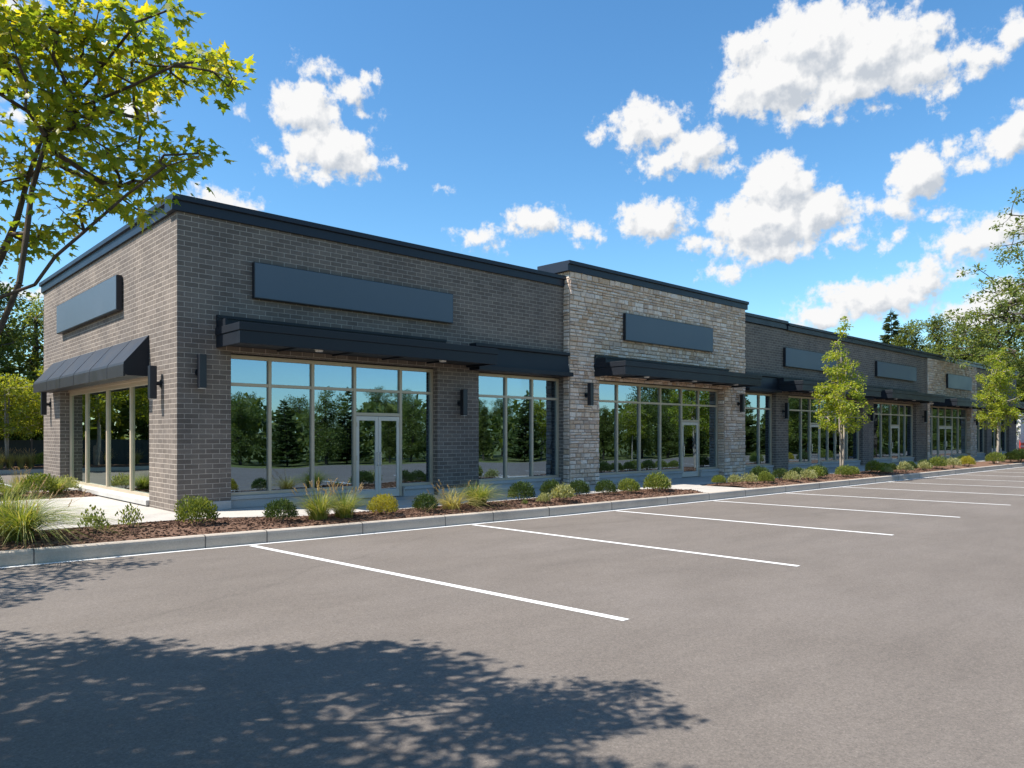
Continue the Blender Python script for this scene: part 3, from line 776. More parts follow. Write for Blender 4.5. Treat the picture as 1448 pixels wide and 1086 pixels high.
# --- generic trees
def broad(seed, h, blobs, n, per, spread, L, leafm, barkm, r0=.14, stems=1, leaf=leaf_quad, fork=.3, flat=.8, W=.6, ex=.5, rtip=.008):
    global R
    R = random.Random(seed)
    limbs = []
    for s in range(stems):
        a = 2*math.pi*s/max(1,stems)+.5; d = .03 if stems > 1 else 0
        x, y = d*math.cos(a), d*math.sin(a)
        l = [(x, y, -.1)]; k = 6
        for i in range(1, k+1):
            t = i/k; sp = (.12 if stems > 1 else .0)*t*h*.25
            l.append((x + sp*math.cos(a) + R.uniform(-.02,.02)*h*.3*t, y + sp*math.sin(a) + R.uniform(-.02,.02)*h*.3*t, h*(fork if stems == 1 else .8)*t))
        limbs.append(l)
    if stems == 1:
        l = [limbs[0][-1]]
        for i in range(1,5): l.append((l[-1][0]+R.uniform(-.05,.05)*h*.3, l[-1][1]+R.uniform(-.05,.05)*h*.3, h*fork + (h*.82-h*fork)*i/4))
        limbs[0] += l[1:]
    pts = blob_pts(blobs, n)
    if stems > 1:   # let later stems start at the ground
        pos, par, tips, cnt = grow(limbs, pts, .5)
    else: pos, par, tips, cnt = grow(limbs, pts, .5)
    tm = skeleton_mesh(pos, par, cnt, rtip, r0, ex).mesh('trunk', M[barkm], True)
    cm = crown_mesh(pos, tips, per, spread, L, leaf, flat, W).mesh('crown', M[leafm])
    R = random.Random(seed+100)
    return tm, cm
def conifer(seed, h, r, leafm, barkm, whorls=22, per=7, droop=.25, base=.12, needle=.16, dens=9, wob=.25):
    rr = random.Random(seed); tb = MB(); cm = MB()
    tb.tube((0,0,-.1),(0,0,h*.5),r*.045,r*.03,8); tb.tube((0,0,h*.5),(0,0,h*.99),r*.03,.01,6)
    for i in range(whorls):
        t = i/(whorls-1); z = h*(base + (1-base)*t*.97)
        Rm = r*(1-t)**.85*(.82+.3*math.sin(i*2.4))+.08
        k = max(4, int(per*(1-.4*t)))
        for j in range(k):
            a = 2*math.pi*(j+rr.uniform(-.35,.35))/k + i*.8; L = Rm*rr.uniform(1-wob,1+wob*.6); zz = z + rr.uniform(-.02,.02)*h
            d = Vector((math.cos(a), math.sin(a), 0)); p0 = Vector((0,0,zz)); 
            curve = lambda s: p0 + d*(L*s) + Vector((0,0,-droop*L*s + .18*L*s*s))
            tb.tube(p0, curve(.55), .02+.008*L, .012, 4); tb.tube(curve(.55), curve(.95), .012, .005, 3)
            m = max(3, int(dens*L))
            for q in range(m):
                s = .15 + .85*(q+rr.random())/m; p = curve(s); side = Vector((-d.y, d.x, 0))
                wid = (1-s*.7)*L*.30+.05
                for sg in (-1,1):
                    dr = (d*.75 + side*sg*rr.uniform(.4,1.1) + Vector((0,0,rr.uniform(-.35,.15)))).normalized()
                    leaf_quad(cm, p, dr, Vector((rr.uniform(-.4,.4),rr.uniform(-.4,.4),1)), needle*rr.uniform(.7,1.3)+wid*.5, needle*.42, .3)
                leaf_quad(cm, p, (d+Vector((0,0,rr.uniform(-.3,.5)))).normalized(), side, needle*rr.uniform(.8,1.4), needle*.4, .3)
    for q in range(14): leaf_quad(cm, Vector((0,0,h*(.93+.005*q))), Vector((rr.uniform(-1,1),rr.uniform(-1,1),1.2)), Vector((0,1,0)), needle*1.2, needle*.4)
    return tb.mesh('trunk', M[barkm], True), cm.mesh('crown', M[leafm])

# saplings in the kerb bed
tm, cm = broad(21, 6.3, [(0,0,2.5,1.2,1.2,.75),(.0,0,3.5,1.15,1.15,.8),(0,.1,4.4,.8,.8,.8),(-.05,0,5.3,.45,.45,.75),(.12,-.1,6.0,.28,.28,.4),(-.25,.15,5.9,.15,.15,.3)], 150, 44, .21, .095, 'young', 'bark3', .055, 3, leaf_quad, .4, .9, .75, .42, .005)
tree_obj('sapling_tree', (24.6,-3.35,.13), tm, cm, 'slender yellow green sapling with pale forked stems standing in the kerb bed mid facade')
tm, cm = broad(22, 6.6, [(0,0,2.7,1.05,1.05,.75),(.1,0,3.7,1.15,1.15,.9),(0,.1,4.8,.9,.9,.9),(0,0,5.8,.55,.55,.75)], 150, 46, .26, .105, 'young', 'bark3', .07, 1, leaf_quad, .32, .9, .75, .42, .005)
tree_obj('sapling_tree', (43.6,-4.05,.13), tm, cm, 'rounder yellow green young tree in the kerb bed at the far end of the facade')
# big tree at the right edge
tm, cm = broad(5, 17, [(0,0,5.5,4.2,4.2,2),(-1,0,8,5.4,5.4,2.6),(1.5,1,8,5.2,5.2,2.6),(-.5,0,11,4.9,4.9,2.4),(.5,0,14,3.0,3.0,2.2),(.3,0,16,1.6,1.6,1.4)], 430, 40, .5, .2, 'oakleaf', 'bark2', .26, 1, leaf_quad, .16, .7, .6, .5, .014)
tree_obj('broadleaf_tree', (49.5,-4.55,.1), tm, cm, 'tall loose crowned olive green tree reaching in at the right edge', rz=1.0)
# broadleaf archetypes
A1 = broad(31, 12, [(0,0,4.5,3.0,3.0,2.2),(1.2,.5,7,3,3,2.3),(-1.2,-.4,7.3,3,3,2.3),(0,0,10,2.6,2.6,1.9)], 210, 62, .85, .25, 'broad', 'bark2', .22, 1, leaf_quad, .18)
A2 = broad(32, 5.2, [(0,0,2.4,1.3,1.3,.8),(.3,.2,3.3,1.5,1.5,.9),(-.3,-.1,4.2,1.1,1.1,.8)], 130, 44, .34, .13, 'lime', 'bark3', .075, 2, leaf_quad, .3)
A3 = broad(33, 10, [(0,0,1.9,2.6,2.6,1.4),(0,0,3.5,2.8,2.8,1.9),(.8,.3,5.8,2.7,2.7,2),(-.8,-.3,7.6,2.3,2.3,1.9)], 200, 60, .75, .23, 'oakleaf', 'bark2', .2, 1, leaf_quad, .16)
A4 = broad(34, 11.5, [(0,0,3,1.7,1.7,2),(0,0,6,1.7,1.7,2.5),(0,0,9,1.2,1.2,2.2),(.2,0,10.8,.5,.5,.9)], 220, 60, .55, .2, 'broad', 'bark2', .18, 1, leaf_quad, .12)
C1 = conifer(41, 14, 4.1, 'spruce', 'bark2', 40, 8, .22, .12, .5, 9, .45)
C2 = conifer(42, 9, 2.5, 'pine', 'bark2', 26, 10, .12, .04, .40, 11)
C3 = conifer(43, 9.5, 2.9, 'pine', 'bark2', 22, 9, .05, .06, .44, 10, .4)
def plant_tree(kind, x, y, h, h0, label, group, name, rz=None):
    return tree_obj(name, (x,y,-.1), kind[0], kind[1], label, 'tree', group, R.uniform(0,6.3) if rz is None else rz, h/h0)
# left side
plant_tree(A2, 1.15, 26.4, 5.0, 5.2, 'bright lime green young tree with two pale stems in front of the dark fence, leftmost', None, 'young_tree', .4)
plant_tree(A2, 3.0, 27.2, 5.6, 5.2, 'lime green young tree by the fence touching the side wall edge', None, 'young_tree', 2.4)
plant_tree(A1, .5, 35.5, 13.5, 12, 'tall dark broadleaf tree behind the fence at the left edge', None, 'broadleaf_tree', 1.1)
plant_tree(A3, 4.6, 38, 11.2, 10, 'olive broadleaf tree behind the fence, beside the side wall edge', None, 'broadleaf_tree', 3.1)
for i, (x, y, k, h, h0) in enumerate([(-1.6,26.8,A2,6.6,5.2),(-4.6,27,A2,7.4,5.2),(-8,26.6,A2,7,5.2),(-11.5,27,A2,7.6,5.2),(-15.5,26.7,A2,7,5.2),(-5,36,A1,12,12),(-11,35,A3,11,10),(-16,37,A1,13,12),(-22,35,A1,12,12),(-28,34,A3,11,10)]):
    plant_tree(k, x, y, h, h0, 'tree mirrored in the side window glass', 'trees along the side fence', 'broadleaf_tree')
# beyond the far end of the building
plant_tree(C1, 80.5, 15.2, 15.2, 14, 'solitary spruce spire rising behind the flat roof', None, 'spruce_tree', .3)
bt = [(A4,78.2,13.4,12.6,11.5,'small columnar tree on the left of the clump behind the roof'),(A3,76,4.9,10.6,10,'low olive tree filling the gap right of the columnar clump'),(A4,77.5,12.0,13.8,11.5,'columnar green tree behind the roof, next right of the spruce'),(A4,79.0,10.2,14.4,11.5,'tallest of the columnar trees right of the spruce'),
      (A4,78.5,8.2,13.6,11.5,'columnar tree in the middle of the clump behind the roof'),(A4,79.0,6.4,13.0,11.5,'columnar tree on the right of the clump behind the roof'),
      (A1,87,7.6,13.4,12,'rounded olive tree behind the far stone bay roof'),(A3,93,10.0,13.2,10,'olive tree between the clump and the big right edge tree'),(A1,96,6.5,13.0,12,'dark tree behind the pale end building'),(A3,88,10,11.5,10,'dull green tree far behind the flat roof')]
for k, x, y, h, h0, l in bt: plant_tree(k, x, y, h, h0, l, None, 'conifer_tree' if k in (C2,C3) else 'broadleaf_tree')
for x, y in ((90,-1),(97,4),(104,-1),(96,12),(72,17),(112,8)):
    plant_tree(R.choice([A1,A3]), x, y, R.uniform(10,13), 11, 'far green tree in the belt beyond the lot end', 'trees beyond the lot end', 'broadleaf_tree')
# the tree belt across the lot, seen mirrored in the shop windows
def beltY(x):
    pts = [(-10,-32),(8,-31),(16,-26),(36,-19.5),(60,-16.5),(130,-10.5)]
    for (a,b),(c,d) in zip(pts, pts[1:]):
        if a <= x <= c: return b+(d-b)*(x-a)/(c-a)
    return -12
x = -6
i = 0
while x < 120:
    y = beltY(x) - R.uniform(0,2.5); k = R.choice([(C2,9),(C3,9.5),(A2,5.2),(A3,10),(A4,11.5)] if x < 38 else [(C3,9.5),(A3,10),(A2,5.2),(A1,12),(A3,10),(A2,5.2)])
    h = R.uniform(3.3,5.0) if x < 24 else (R.uniform(3.7,5.5) if x < 50 else R.uniform(5.4,7.8))
    if k[0] is A2: h = R.uniform(4.0,5)
    plant_tree(k[0], x, y, h, k[1], 'tree across the lot mirrored in the shop windows', 'trees across the lot', 'conifer_tree' if k[0] in (C2,C3) else 'broadleaf_tree')
    if i % 2 == 0:
        plant_tree(R.choice([A1,A3]), x+R.uniform(-1,2), y-R.uniform(6,11), R.uniform(3.8,5.4) if x < 48 else R.uniform(5.5,7.8), 11, 'tree across the lot mirrored in the shop windows', 'trees across the lot', 'broadleaf_tree')
    x += R.uniform(1.7,2.9); i += 1
def woods(name, line, depth, h, n, L):
    b = MB(); seg = []
    for (a, c) in zip(line, line[1:]): seg.append((Vector(a), Vector(c)))
    ws = [(q-p).length for p, q in seg]
    for _ in range(n):
        p, q = R.choices(seg, ws)[0]; t = R.random(); P = p.lerp(q, t); nrm = Vector((-(q-p).y, (q-p).x)).normalized(); P = P + nrm*R.uniform(0, depth)
        k = P.x*.9+P.y*.7; top = h*(.72+.16*math.sin(k*.55)+.1*math.sin(k*1.37+1)+.06*math.sin(k*2.9))
        z = top*(R.random()**.8)
        leaf_quad(b, Vector((P.x,P.y,z)), rv()+Vector((0,0,-.2)), rv(), L*R.uniform(.6,1.3), L*.6, .2)
    tag(b.obj(name, M['broad']), 'dark distant woodland edge beyond the lots', 'woods', kind='stuff')
woods('woods', [(-40,-42),(6,-40),(34,-30),(62,-26),(132,-20)], 6, 4.6, 15000, .7)
woods('woods', [(-48,42),(6,42)], -6, 8, 6000, .9)
woods('woods', [(132,-20),(134,30)], -6, 8, 5000, .9)
# tree over the left bed whose shade falls on the lot edge
def build_second():
    poly = [(-6.5,-4.6),(-4,-3.4),(-2.2,-4.2),(-1.9,-5.1),(-3.3,-5.7),(-3.6,-6.8),(-4.2,-7.0),(-6.5,-7)]
    pts = shadow_crown(poly, 120, 3.2, 6.0, lambda P: outside_view(P, .1) and (P-Vector((-8,-3.6,4.5))).length < 3.6)
    limbs = [[(-8.2,-2.6,-.05),(-8.15,-2.65,1.0),(-8.1,-2.8,2.2)],[(-8.0,-2.9,2.9),(-7.9,-3.2,3.8),(-7.9,-3.4,4.8)]]
    pos, par, tips, cnt = grow(limbs, pts, .4, 4)
    tm = skeleton_mesh(pos, par, cnt, .004, .09, .47, 8); cm = crown_mesh(pos, tips, 14, .33, .105, leaf_maple, .6, .8, .35)
    t = empty('maple_tree', (-8.2,-2.6,0), 0, 'maple beyond the left edge shading the kerb', 'tree')
    for m_, n_, mt in ((tm,'trunk','bark'),(cm,'crown','maple')):
        o = m_.obj(n_, M[mt], None, n_ == 'trunk'); o.parent = t; o.matrix_parent_inverse = Matrix.Translation((8.2,2.6,0))
build_second()
# --- shrubs
def shrub(seed, r, h, leafm, n, L, upr=.6, shell=.45, lump=.15, stemm='bark2', W=.5):
    rr = random.Random(seed); lf = MB(); st = MB()
    lobes = [(rr.uniform(0,6.28), rr.uniform(.2,1.3), rr.uniform(-lump,lump)) for _ in range(7)]
    for i in range(n):
        a = rr.uniform(0,6.28); e = math.asin(rr.uniform(-.25,1)); k = shell + (1-shell)*rr.random()**.6
        m = 1 + sum(w*max(0, math.cos(a-la)*math.cos(e-le))**6 for la, le, w in lobes) + rr.uniform(-.05,.12)
        d = Vector((math.cos(a)*math.cos(e), math.sin(a)*math.cos(e), math.sin(e)))
        p = Vector((d.x*r*k*m, d.y*r*k*m, h*.38 + d.z*h*.62*k*m))
        if p.z < .02: p.z = .02 + rr.random()*.05
        dr = (d*(1-upr) + Vector((0,0,upr)) + Vector((rr.uniform(-.6,.6),rr.uniform(-.6,.6),rr.uniform(-.3,.6)))).normalized()
        nn = Vector((rr.uniform(-1,1),rr.uniform(-1,1),rr.uniform(-.2,1)))
        leaf_quad(lf, p, dr, nn, L*rr.uniform(.7,1.4), L*W*rr.uniform(.8,1.2), .2)
    for i in range(11):
        a = rr.uniform(0,6.28); q = Vector((math.cos(a)*r*.7, math.sin(a)*r*.7, h*rr.uniform(.5,.85)))
        st.tube((q.x*.08,q.y*.08,-.05), q*.5, .007, .005, 4); st.tube(q*.5, q, .005, .002, 3)
    return lf.mesh('foliage', M[leafm]), st.mesh('stem', M[stemm])
def clump(seed, r, h, n, bladem, seeds=0, width=.008, arch=.8):
    rr = random.Random(seed); bl = MB(); sd = MB()
    def blade(a, lean, L, w, heads=False):
        b0 = Vector((math.cos(a+.6)*rr.random()*.15, math.sin(a+.6)*rr.random()*.15, 0)); d = Vector((math.cos(a), math.sin(a), 0)); s = Vector((-d.y, d.x, 0))
        prev = None; k = 5; b = len(bl.v)
        for i in range(k+1):
            t = i/k; p = b0 + d*(lean*L*t*t*arch + .04*t) + Vector((0,0, L*(t - .42*lean*t*t*t*arch)))
            ww = w*(1-t)**.6*(.6+.4*min(1,t*4)) if i < k else 0
            bl.v += [tuple(p-s*ww*.5), tuple(p+s*ww*.5+Vector((0,0,ww*.2)))]
            if i: bl.f.append((b+2*i-2,b+2*i-1,b+2*i+1,b+2*i)); bl.uv += [(0,0)]*4; bl.tint += [.5]*4
        return p, p
    for i in range(n):
        a = rr.uniform(0,6.28); lean = min(1.5, abs(rr.gauss(.0,.95))+.15); L = h*rr.uniform(.6,1.08)
        blade(a, lean*r/h*1.3, L, width*rr.uniform(.7,1.3))
    for i in range(seeds):
        a = rr.uniform(0,6.28); lean = rr.uniform(.1,.55)*r/h*1.4; L = h*rr.uniform(.9,1.22)
        p, _ = blade(a, lean, L, .005)
        d = Vector((math.cos(a)*.5, math.sin(a)*.5, .8)).normalized()
        c0 = p - d*.08; sd.tube(Vector((0,0,h*.2)), c0, .0008, .0012, 3); sd.tube(c0, p+d*.03, .0015, .001, 3)
        for q in range(9):
            leaf_quad(sd, p - d*(.012*q-.03), (d+Vector((rr.uniform(-.7,.7),rr.uniform(-.7,.7),rr.uniform(0,.4)))).normalized(), Vector((1,0,0)), .035, .012)
    return bl.mesh('blade', M[bladem]), (sd.mesh('seed_head', M['seed']) if seeds else None)
K = {
 'dark': [shrub(s, .29, .46, 'boxd', 2300, .040, .5, .5) + ('stem',) for s in (1,2,3)],
 'gold': [shrub(4, .30, .44, 'boxy', 2300, .037, .75, .5, .1) + ('stem',)],
 'lime': [shrub(s, .31, .46, 'boxl', 2000, .046, .6, .45, .2) + ('stem',) for s in (5,6)],
 'loose': [shrub(s, .28, .40, 'loose', 950, .054, .8, .3, .3) + ('stem',) for s in (7,8)],
 'sprig': [shrub(s, .20, .40, 'boxl', 190, .06, .9, .1, .5) + ('stem',) for s in (9,10)],
 'grass': [clump(s, .58, .60, 800, 'blade', 0) + ('seed_head',) for s in (11,12)],
 'seedgrass': [clump(s, .50, .60, 560, 'blade', 18) + ('seed_head',) for s in (13,14)],
 'wisp': [clump(15, .5, .5, 240, 'straw', 10, .01, 1.1) + ('seed_head',)],
 'bigwisp': [clump(16, .75, .78, 900, 'blade', 14, .011, 1.1) + ('seed_head',)],
 'straw': [clump(17, .5, .9, 330, 'straw', 20, .014, .6) + ('seed_head',)],
}
NAMES = dict(dark='boxwood_shrub', gold='golden_shrub', lime='green_shrub', loose='variegated_shrub', sprig='seedling_plant', grass='grass_clump', seedgrass='grass_clump', wisp='grass_clump', bigwisp='grass_clump', straw='grass_clump')
used = {}
def plant(kind, x, y, sc, label, z=.175, cat=None, group=None, rz=None):
    i = used.get(kind, 0); used[kind] = i+1; a, b, bn = K[kind][i % len(K[kind])]
    g = 'grass' in NAMES[kind]
    t = empty(NAMES[kind], (x,y,z-.02), R.uniform(0,6.28) if rz is None else rz, label, cat or ('ornamental grass' if g else 'shrub'), group or ('grass clumps in the beds' if g else 'shrubs in the beds'))
    t.scale = (sc, sc, sc*R.uniform(.95,1.05))
    new('blade' if g else 'foliage', a, t)
    if b: new(bn, b, t)
    return t
PL = [
 ('bigwisp',-3.3,-2.95,1.15,'largest drooping grass clump at the left edge by the kerb'),
 ('bigwisp',-3.35,-1.9,1.15,'tall grass clump at the left edge, behind the largest drooping clump'),
 ('sprig',-2.25,-2.72,1.15,'thin leafy seedling right of the large left grass clump'),
 ('sprig',-1.6,-2.45,1.0,'compact leafy seedling between the thin seedling and the corner shrub'),
 ('lime',-.62,-2.85,1.06,'round fresh green shrub in front of the brick corner'),
 ('dark',.72,-3.3,.95,'dark green shrub left of the twin seed headed grasses'),
 ('seedgrass',1.42,-3.42,1.16,'left of the twin grass clumps with seed heads'),
 ('seedgrass',1.92,-3.5,1.1,'right of the twin grass clumps with seed heads'),
 ('gold',2.72,-3.62,.98,'round golden yellow shrub in front of the double doors'),
 ('dark',3.72,-3.68,.85,'dark green shrub between the golden shrub and the wispy grass'),
 ('wisp',4.48,-3.6,1.2,'sparse wispy straw grass left of the big green grass clump'),
 ('grass',5.3,-3.5,1.2,'big arching green grass clump in front of the brick pier'),
 ('dark',6.85,-3.3,1.08,'largest dark green shrub, right of the big arching grass'),
 ('sprig',6.35,-3.95,.42,'tiny seedling in front of the largest dark shrub'),
 ('loose',6.95,-3.95,.62,'small low yellowish plant beside the tiny seedling'),
 ('dark',8.2,-3.0,.95,'dark shrub behind the pale variegated shrub by the second window'),
 ('loose',7.55,-4.0,1.1,'pale variegated shrub near the kerb in front of the second window'),
 ('dark',8.95,-3.25,.98,'dark shrub left of the stone pier pair'),
 ('dark',9.75,-3.5,.95,'dark shrub in front of the left stone pier'),
 ('lime',10.6,-3.6,.92,'green shrub alone at the middle of the stone bay windows'),
 ('lime',11.65,-3.75,1.1,'larger green shrub near the end of the first bed'),
 ('loose',12.3,-3.45,.95,'last pale green shrub at the end of the first bed'),
 ('lime',15.75,-3.2,.72,'first low green shrub of the second bed beside the walkway'),
 ('loose',16.2,-3.5,.8,'pale low shrub second from the walkway in the second bed'),
 ('loose',16.6,-3.8,.9,'pale spiky shrub third from the walkway in the second bed'),
 ('lime',17.3,-4.0,.85,'light green shrub in front of a dark one near the stone bay edge'),
 ('dark',18.0,-3.4,1.15,'broad dark shrub behind the light green one in the second bed'),
 ('dark',19.1,-3.6,1.0,'dark shrub left of the narrow brick pier'),
 ('loose',18.7,-4.2,.9,'pale shrub in front of the narrow brick pier'),
 ('dark',20.1,-3.7,.95,'dark shrub below the single door behind a pale flowering one'),
 ('loose',19.9,-4.25,.95,'pale flowering shrub below the single door'),
 ('lime',20.9,-3.95,1.05,'mixed green shrub right of the pale flowering one'),
 ('dark',21.6,-3.8,1.05,'dark shrub just left of the sapling stems'),
 ('lime',23.0,-4.1,.95,'light green shrub at the foot of the sapling, kerb side'),
 ('lime',23.9,-4.05,.85,'small green shrub touching the sapling stems'),
 ('lime',26.2,-4.0,1.1,'first light green shrub right of the sapling'),
 ('loose',26.6,-4.35,.75,'little pale shrub right of the first one past the sapling'),
 ('lime',27.4,-3.9,.95,'second green shrub right of the sapling'),
 ('dark',28.6,-3.8,.8,'small dark shrub third right of the sapling'),
 ('loose',28.4,-4.4,1.15,'pale feathery shrub near the kerb before the fourth door'),
 ('dark',30.2,-4.0,.95,'dark shrub just past the pale feathery shrub'),
 ('loose',30.6,-4.45,1.05,'pale shrub in front of the brick pier before the far stone bay'),
 ('dark',32.0,-4.0,1.0,'dark shrub before the far stone bay'),
 ('lime',32.7,-4.3,1.2,'yellowish green shrub left of the far stone bay windows'),
 ('loose',34.6,-4.4,1.25,'pale shrub below the far double doors'),
 ('gold',36.6,-4.45,1.25,'bright yellow shrub in the far bed'),
 ('dark',37.6,-4.0,1.2,'dark shrub right behind the bright yellow far shrub'),
 ('lime',41.6,-4.4,1.4,'broad yellow green shrub under the far young tree, left of its stem'),
 ('lime',44.8,-4.4,1.3,'broad yellow green shrub right of the far young tree stem'),
 ('lime',46.6,-4.4,1.3,'light shrub near the far end of the bed'),
 ('dark',47.6,-4.2,1.6,'dark large shrub near the far end of the bed'),
 ('dark',50.5,-4.3,1.6,'dark large shrub second from the far end of the bed'),
 ('lime',53.5,-4.3,1.6,'green shrub at the very end of the bed'),
 ('dark',57.0,-4.3,1.7,'dark shrub at the right edge by the pale end building'),
]
for k, x, y, sc, l in PL: plant(k, x, y, sc, l)
for k, x, y, sc, l in [('grass',-1.9,6.35,1.0,'leafy green grass clump left of the side wall, leftmost behind the pad'),('straw',-1.55,7.3,.75,'straw coloured grass clump behind the corner pad'),
   ('lime',-1.3,6.5,1.25,'yellow green shrub behind the pad, beside the side wall pier'),('grass',-.8,6.9,1.05,'green grass clump at the foot of the side wall pier'),('loose',-.45,7.6,1.2,'thin pale shrub against the side wall pier'),('lime',-2.4,7.0,1.3,'yellow shrub at the left edge behind the pad')]:
    plant(k, x, y, sc, l, .17)
HL = ['tan grass clump at the foot of the fence, at the left edge','tan grass clump at the foot of the fence, under the lime tree stems','tan grass clump at the foot of the fence, left of the fence post','tan grass clump at the foot of the fence, close behind the post']
for i in range(4): plant('straw', .85+.42*i, 26.15+.08*(i%2), .95, HL[i], .17)
plant('lime', 2.7, 26.3, 1.6, 'green shrub at the foot of the fence right of the post', .17); plant('dark', 3.2, 26.4, 1.7, 'dark shrub at the foot of the fence touching the side wall', .17)
for i in range(16): plant('straw', -1.0-1.3*i, 26.2+R.uniform(-.2,.2), R.uniform(.9,1.2), 'tan grass clump by the fence mirrored in the side window', .17, None, 'grasses along the side fence')
# ------------------------------------------------------------------ fence, far building
fn = empty('screen_fence', (0,28.2,0), 0, 'dark green solid panel fence behind the tan grasses', 'fence')
for i in range(13):
    x = -27.5 + 2.5*i; b = MB(); b.box(x+.05, x+2.45, -.02, .02, .05, 1.5)
    for q in range(1,12): b.box(x+.05+q*.2-.01, x+.05+q*.2+.01, -.032, -.02, .06, 1.49)
    b.obj('panel', M['fence'], fn)
    b = MB(); b.box(x-.045, x+.045, -.05, .05, -.1, 1.56); b.obj('post', M['post'], fn)
hs = empty('white_building', (82,4.2,0), 0, 'small pale building with one window beyond the far end', 'building')
b = MB(); b.box(-6,8,-2,6,-.1,3.5); b.obj('wall', M['white'], hs)
b = MB(); b.prism([(-2.3,3.5),(2,4.3),(6.3,3.5)], 'x', -6.2, 8.2); b.obj('roof', M['roof'], hs)
for x in (-4.9,-1.6,2.4):
    b = MB(); b.box(x,x+1.2,-2.04,-2.0,1.3,2.6); wv = b.obj('window', M['white'], hs); b = MB(); b.box(x+.1,x+1.1,-2.06,-2.041,1.4,2.5); b.obj('pane', M['glass'], wv)
b = MB(); b.box(-6.04,-6.0,.2,1.6,1.2,2.6); wv = b.obj('window', M['white'], hs); b = MB(); b.box(-6.06,-6.041,.3,1.5,1.3,2.5); b.obj('pane', M['glass'], wv)
rb = empty('barrier', (73,1.4,0), 0, 'low red barrier in front of the pale end building', 'barrier')
for z in (.55,.95):
    b = MB(); b.box(-.6,5,-.03,.03,z-.15,z+.1); b.obj('rail', M['red'], rb)
for x in (-.5,1.2,2.9,4.6):
    b = MB(); b.box(x-.05,x+.05,.031,.11,-.1,1.25); b.obj('post', M['red'], rb)

# ------------------------------------------------------------------ SKY, SUN, CAMERA
EXPO = .80
w = bpy.data.worlds.new('World'); scene.world = w; w.use_nodes = True; nt = w.node_tree; nt.nodes.clear()
def wn(typ, ins=None, **kw):
    nd = nt.nodes.new('ShaderNode'+typ)
    for k, v in kw.items(): setattr(nd, k, v)
    for k, v in (ins or {}).items():
        if isinstance(v, tuple) and len(v) == 2 and hasattr(v[0], 'outputs'): nt.links.new(v[0].outputs[v[1]], nd.inputs[k])
        elif hasattr(v, 'outputs'): nt.links.new(v.outputs[0], nd.inputs[k])
        else: nd.inputs[k].default_value = v
    return nd
sky = wn('TexSky', sky_type='NISHITA'); sky.sun_disc = False; sky.sun_elevation = math.asin(SUNV.z); sky.sun_rotation = math.atan2(SUNV.x, SUNV.y)
sky.air_density = 1.0; sky.dust_density = .35; sky.ozone_density = 1.3; sky.altitude = 0
CLOUDS = [(62.54,22.84,2.92,1.86),(61.79,25.27,1.82,0.77),(59.12,24.12,1.55,1.15),(57.92,25.0,0.94,0.79),(58.18,22.94,1.3,0.45),(60.51,20.39,3.69,1.94),(64.04,19.25,1.88,0.92),(58.45,19.6,2.5,1.13),(61.28,18.64,3.05,0.75),(65.42,19.84,0.78,0.46),(66.97,21.98,0.57,0.44),(56.35,19.63,0.84,0.38),(68.15,16.23,2.83,1.03),(52.3,18.1,0.7,0.29),(49.22,14.62,2.6,0.91),(45.21,16.04,2.92,1.2),(41.27,14.82,1.72,0.76),(36.23,15.68,3.34,1.68),(33.13,14.03,1.33,0.99),(36.76,22.0,3.77,1.56),(37.28,22.95,1.84,1.27),(33.13,20.27,2.66,1.67),(35.71,19.61,2.5,1.13),(39.77,21.79,1.49,0.83),(25.05,25.93,5.12,2.68),(27.42,23.98,4.57,2.34),(21.42,24.7,5.29,2.5),(18.41,23.32,3.84,1.61),(29.27,23.56,2.95,1.39),(16.97,21.42,0.89,0.89),(30.85,22.86,1.6,0.88),(14.98,22.99,1.56,1.17),(13.26,24.12,1.5,0.98),(22.76,23.08,4.05,1.76),(25.52,21.57,2.81,0.79),(29.86,26.19,1.98,1.25),(20.98,21.53,1.09,0.59),(19.25,26.64,1.27,0.38),(27.42,17.42,2.98,2.32),(28.39,15.01,4.38,2.4),(24.82,15.38,2.69,2.05),(27.9,13.18,4.25,1.26),(22.53,13.51,1.71,0.84),(31.96,13.81,1.62,0.79),(30.85,19.0,1.5,0.56),(18.5,16.92,2.01,2.09),(20.02,15.28,1.98,0.99),(17.79,14.45,1.32,0.53),(16.77,18.06,0.89,0.93),(13.45,18.08,2.33,1.39),(12.15,18.82,2.19,1.43),(15.37,17.27,1.1,0.59),(30.95,11.66,1.9,0.7),(19.77,13.16,0.86,0.64),(20.54,12.7,0.61,0.37),(21.51,9.3,4.6,1.6),(24.58,8.36,2.41,1.18),(18.2,10.06,2.41,1.29),(15.37,12.55,2.9,1.4),(17.7,11.27,2.0,.8),(13.26,13.0,2.25,1.2),(15.6,7.4,2.2,1.2),(13.8,8.3,2.2,1.8),(27.42,8.07,1.44,0.4),(80.67,25.44,1.88,1.1),(79.91,19.51,1.91,0.73),(79.91,9.12,2.67,0.62),(73.37,21.47,1.74,0.84),(82.86,21.51,2.14,1.52)]
tc = wn('TexCoord'); sep = wn('SeparateXYZ', {0: (tc, 'Generated')})
az = wn('Math', {0: (sep,1), 1: (sep,0)}, operation='ARCTAN2'); el = wn('Math', {0: (sep,2)}, operation='ARCSINE')
azd = wn('Math', {0: az, 1: 57.29578}, operation='MULTIPLY'); eld = wn('Math', {0: el, 1: 57.29578}, operation='MULTIPLY')
P0 = wn('CombineXYZ', {0: azd, 1: eld, 2: 0.})
wz = wn('TexNoise', {'Vector': P0, 'Scale': .55, 'Detail': 5, 'Roughness': .6}, noise_dimensions='2D')
wsub = wn('VectorMath', {0: (wz,'Color'), 1: (.5,.5,.5)}, operation='SUBTRACT')
wsc = wn('VectorMath', {0: wsub, 1: (2.0,1.4,0)}, operation='MULTIPLY')
